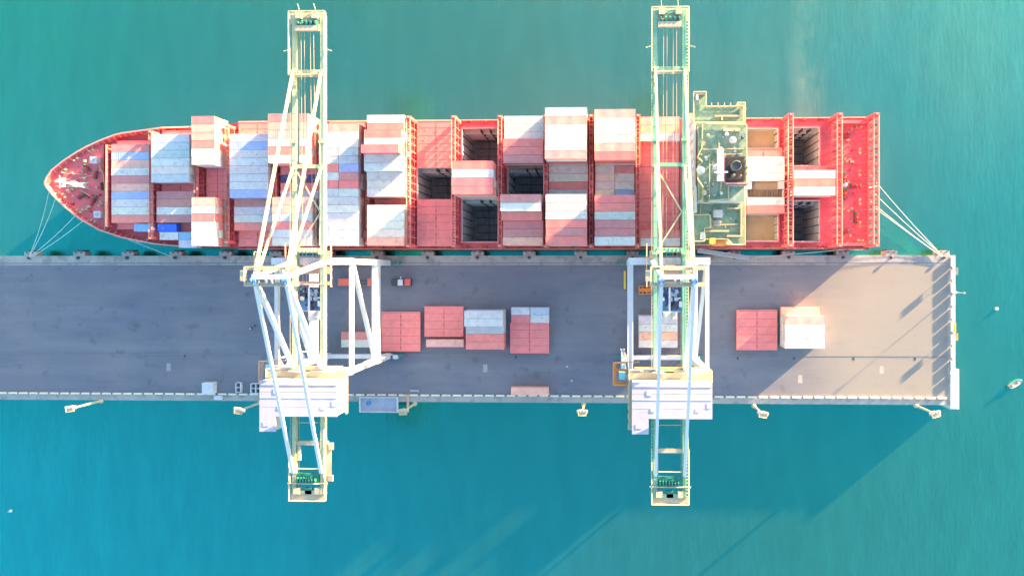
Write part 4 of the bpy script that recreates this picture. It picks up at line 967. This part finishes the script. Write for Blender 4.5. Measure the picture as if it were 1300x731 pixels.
# mooring lines
def line(pts, label, sag=.8, r=.075):
    cu = MB()
    a, c = Vector(pts[0]), Vector(pts[1]); n = 10; prev = None
    for k in range(n+1):
        t = k/n; p = a.lerp(c, t); p.z -= sag*4*t*(1-t)
        if prev is not None: cu.tube(prev, p, r, 5, caps=False)
        prev = p
    tag(cu.build('mooring_line', M['rope']), label, 'rope', 'mooring lines')
bl = (-192.7, 4.6, .5)
line([(-180.6, 26.3, 6.6), bl], 'pale mooring line from the bow tip, leftmost of the four bow lines')
line([(-178.4, 23.9, 6.6), bl], 'pale mooring line second from the left at the bow')
line([(-171.8, 18.3, 6.6), bl], 'pale bow mooring line third from the left, leaving the foredeck side')
line([(-169.4, 16.4, 6.6), (-192.2, 4.6, .5)], 'pale bow mooring line lying rightmost of the four')
line([(-155.5, 10.4, 5.2), (-143.2, 4.6, .5)], 'thin spring line slanting right from the bow side to the wharf', .3)
br = (107.5, 4.6, .5)
line([(82.1, 31.0, 4.6), br], 'pale stern mooring line, topmost of the four at the transom', 1.2)
line([(82.1, 26.4, 4.6), br], 'pale stern mooring line, second from the top at the transom', 1.0)
line([(82.1, 22.6, 4.6), (107.0, 4.6, .5)], 'pale stern mooring line, third from the top at the transom', .9)
line([(82.1, 21.6, 4.6), (107.1, 4.6, .5)], 'pale stern mooring line, lowest of the four at the transom', .6)
line([(75.0, 7.0, 5), (47.5, 4.6, .5)], 'spring line running from the stern quarter along the wharf edge', .3)
line([(82.0, 26.4, 5.0), (85.2, 27.0, 4.2)], 'short yellow rope end hanging off the transom', .1, .12)
# gangway
e = empty('gangway', (0, 0, 0), label='grey gangway sloping from the ship side down to the wharf right of the crane', cat='gangway')
b = MB(); b.beam((28.4, 6.7, 4.6), (45.5, 4.4, .4), 1.3, .25); b.build('gangway_deck', M['grey'], e)
b = MB()
for s in (-.6, .6):
    b.tube((28.4, 6.7+s, 5.7), (45.5, 4.4+s, 1.5), .06, 5); 
    for k in range(9): t = k/8; b.tube((28.4+17.1*t, 6.7-2.3*t+s, 4.6-4.2*t), (28.4+17.1*t, 6.7-2.3*t+s, 5.7-4.2*t), .05, 4)
b.build('handrail', M['ltgrey'], e)

# ---------------------------------------------------------------- small boat with two people, buoys
e = empty('fishing_boat', (133.6, -36.6, WZ), R(28), label='small open white boat with two people on the water at far right', cat='boat')
b = MB()
prof = [(-2.4, .55), (-1.6, .85), (0, .95), (1.3, .75), (2.1, .35), (2.6, .05)]
V = []
for x, hw in prof: V.append([b.bm.verts.new(p) for p in ((x, -hw, .7), (x, -hw*.7, 0), (x, hw*.7, 0), (x, hw, .7), (x, hw-.12 if hw > .2 else hw*.5, .66), (x, hw*.6, .15), (x, -hw*.6, .15), (x, -hw+.12 if hw > .2 else -hw*.5, .66))])
for A, B in zip(V, V[1:]):
    for k in range(8): b._f([A[k], A[(k+1) % 8], B[(k+1) % 8], B[k]])
b._f(V[0][::-1]); b._f(V[-1]); b.build('hull', M['white'], e)
b = MB(); b.box(-1.5, -1.1, -.7, .7, .45, .52); b.box(.5, .9, -.65, .65, .45, .52); b.build('thwart', M['peach'], e)
b = MB(); b.cbox(-2.6, 0, .5, .4, .35, .6); b.tube((-2.65, 0, -.4), (-2.65, 0, .5), .08); b.build('outboard_motor', M['dark'], e)
def person(x, y, z, rz, top, label, seated=True):
    """one skinned figure seated on a thwart, hands on knees"""
    me = bpy.data.meshes.new('person'); V = [(0,0,.08),(0,0,.32),(0,0,.52),(.02,0,.62),(.05,0,.78),
       (.1,.1,.06),(.48,.13,.08),(.50,.13,-.36),(.64,.13,-.40), (.1,-.1,.06),(.48,-.13,.08),(.50,-.13,-.36),(.64,-.13,-.40),
       (0,.19,.50),(.12,.24,.25),(.36,.16,.18),(.44,.14,.17), (0,-.19,.50),(.12,-.24,.25),(.36,-.16,.18),(.44,-.14,.17)]
    E = [(0,1),(1,2),(2,3),(3,4),(0,5),(5,6),(6,7),(7,8),(0,9),(9,10),(10,11),(11,12),(2,13),(13,14),(14,15),(15,16),(2,17),(17,18),(18,19),(19,20)]
    Rr = [.15,.14,.13,.055,.10,.085,.065,.045,.04,.085,.065,.045,.04,.055,.045,.035,.03,.055,.045,.035,.03]
    me.from_pydata(V, E, []); o = bpy.data.objects.new('person', me); COL.objects.link(o)
    md = o.modifiers.new('skin', 'SKIN'); md.use_smooth_shade = True
    for v, r_ in zip(me.skin_vertices[0].data, Rr): v.radius = (r_, r_)
    me.skin_vertices[0].data[0].use_root = True
    s2 = o.modifiers.new('sub', 'SUBSURF'); s2.levels = 1; s2.render_levels = 1
    me.materials.append(M['skin']); o.location = (x, y, z); o.rotation_euler.z = rz
    tag(o, label, 'person')
    b = MB(); b.lathe(0, 0, [(.17, .02), (.175, .2), (.2, .45), (.09, .6)], 12); b.build('shirt', mat('shirt_'+label[:6].strip(), top, .8), o, True)
    b = MB(); b.lathe(.04, 0, [(.10, .80), (.19, .82), (.12, .86), (.10, .93), (.03, .95)], 12); b.build('hat', M['cream'], o, True)
    return o
ang = R(28); ca, sa = math.cos(ang), math.sin(ang)
for lx, top, lab in ((-1.3, (.7, .3, .05), 'person in orange shirt seated at the back of the small boat'), (.7, (.2, .22, .25), 'person in dark grey shirt seated at the front of the small boat')):
    person(133.6+lx*ca, -36.6+lx*sa, WZ+.52, ang, top, lab)
for x, y, l in ((127.7, -12.2, 'small white buoy floating right of the wharf end'), (-205, -82, 'small white buoy on open water at lower left')):
    b = MB(); b.lathe(0, 0, [(.3, -.3), (.55, 0), (.5, .4), (.15, .6), (.1, 1.1), (.16, 1.2)], 12); o = b.build('buoy', M['white'], smooth=True); o.location = (x, y, WZ); tag(o, l, 'buoy')
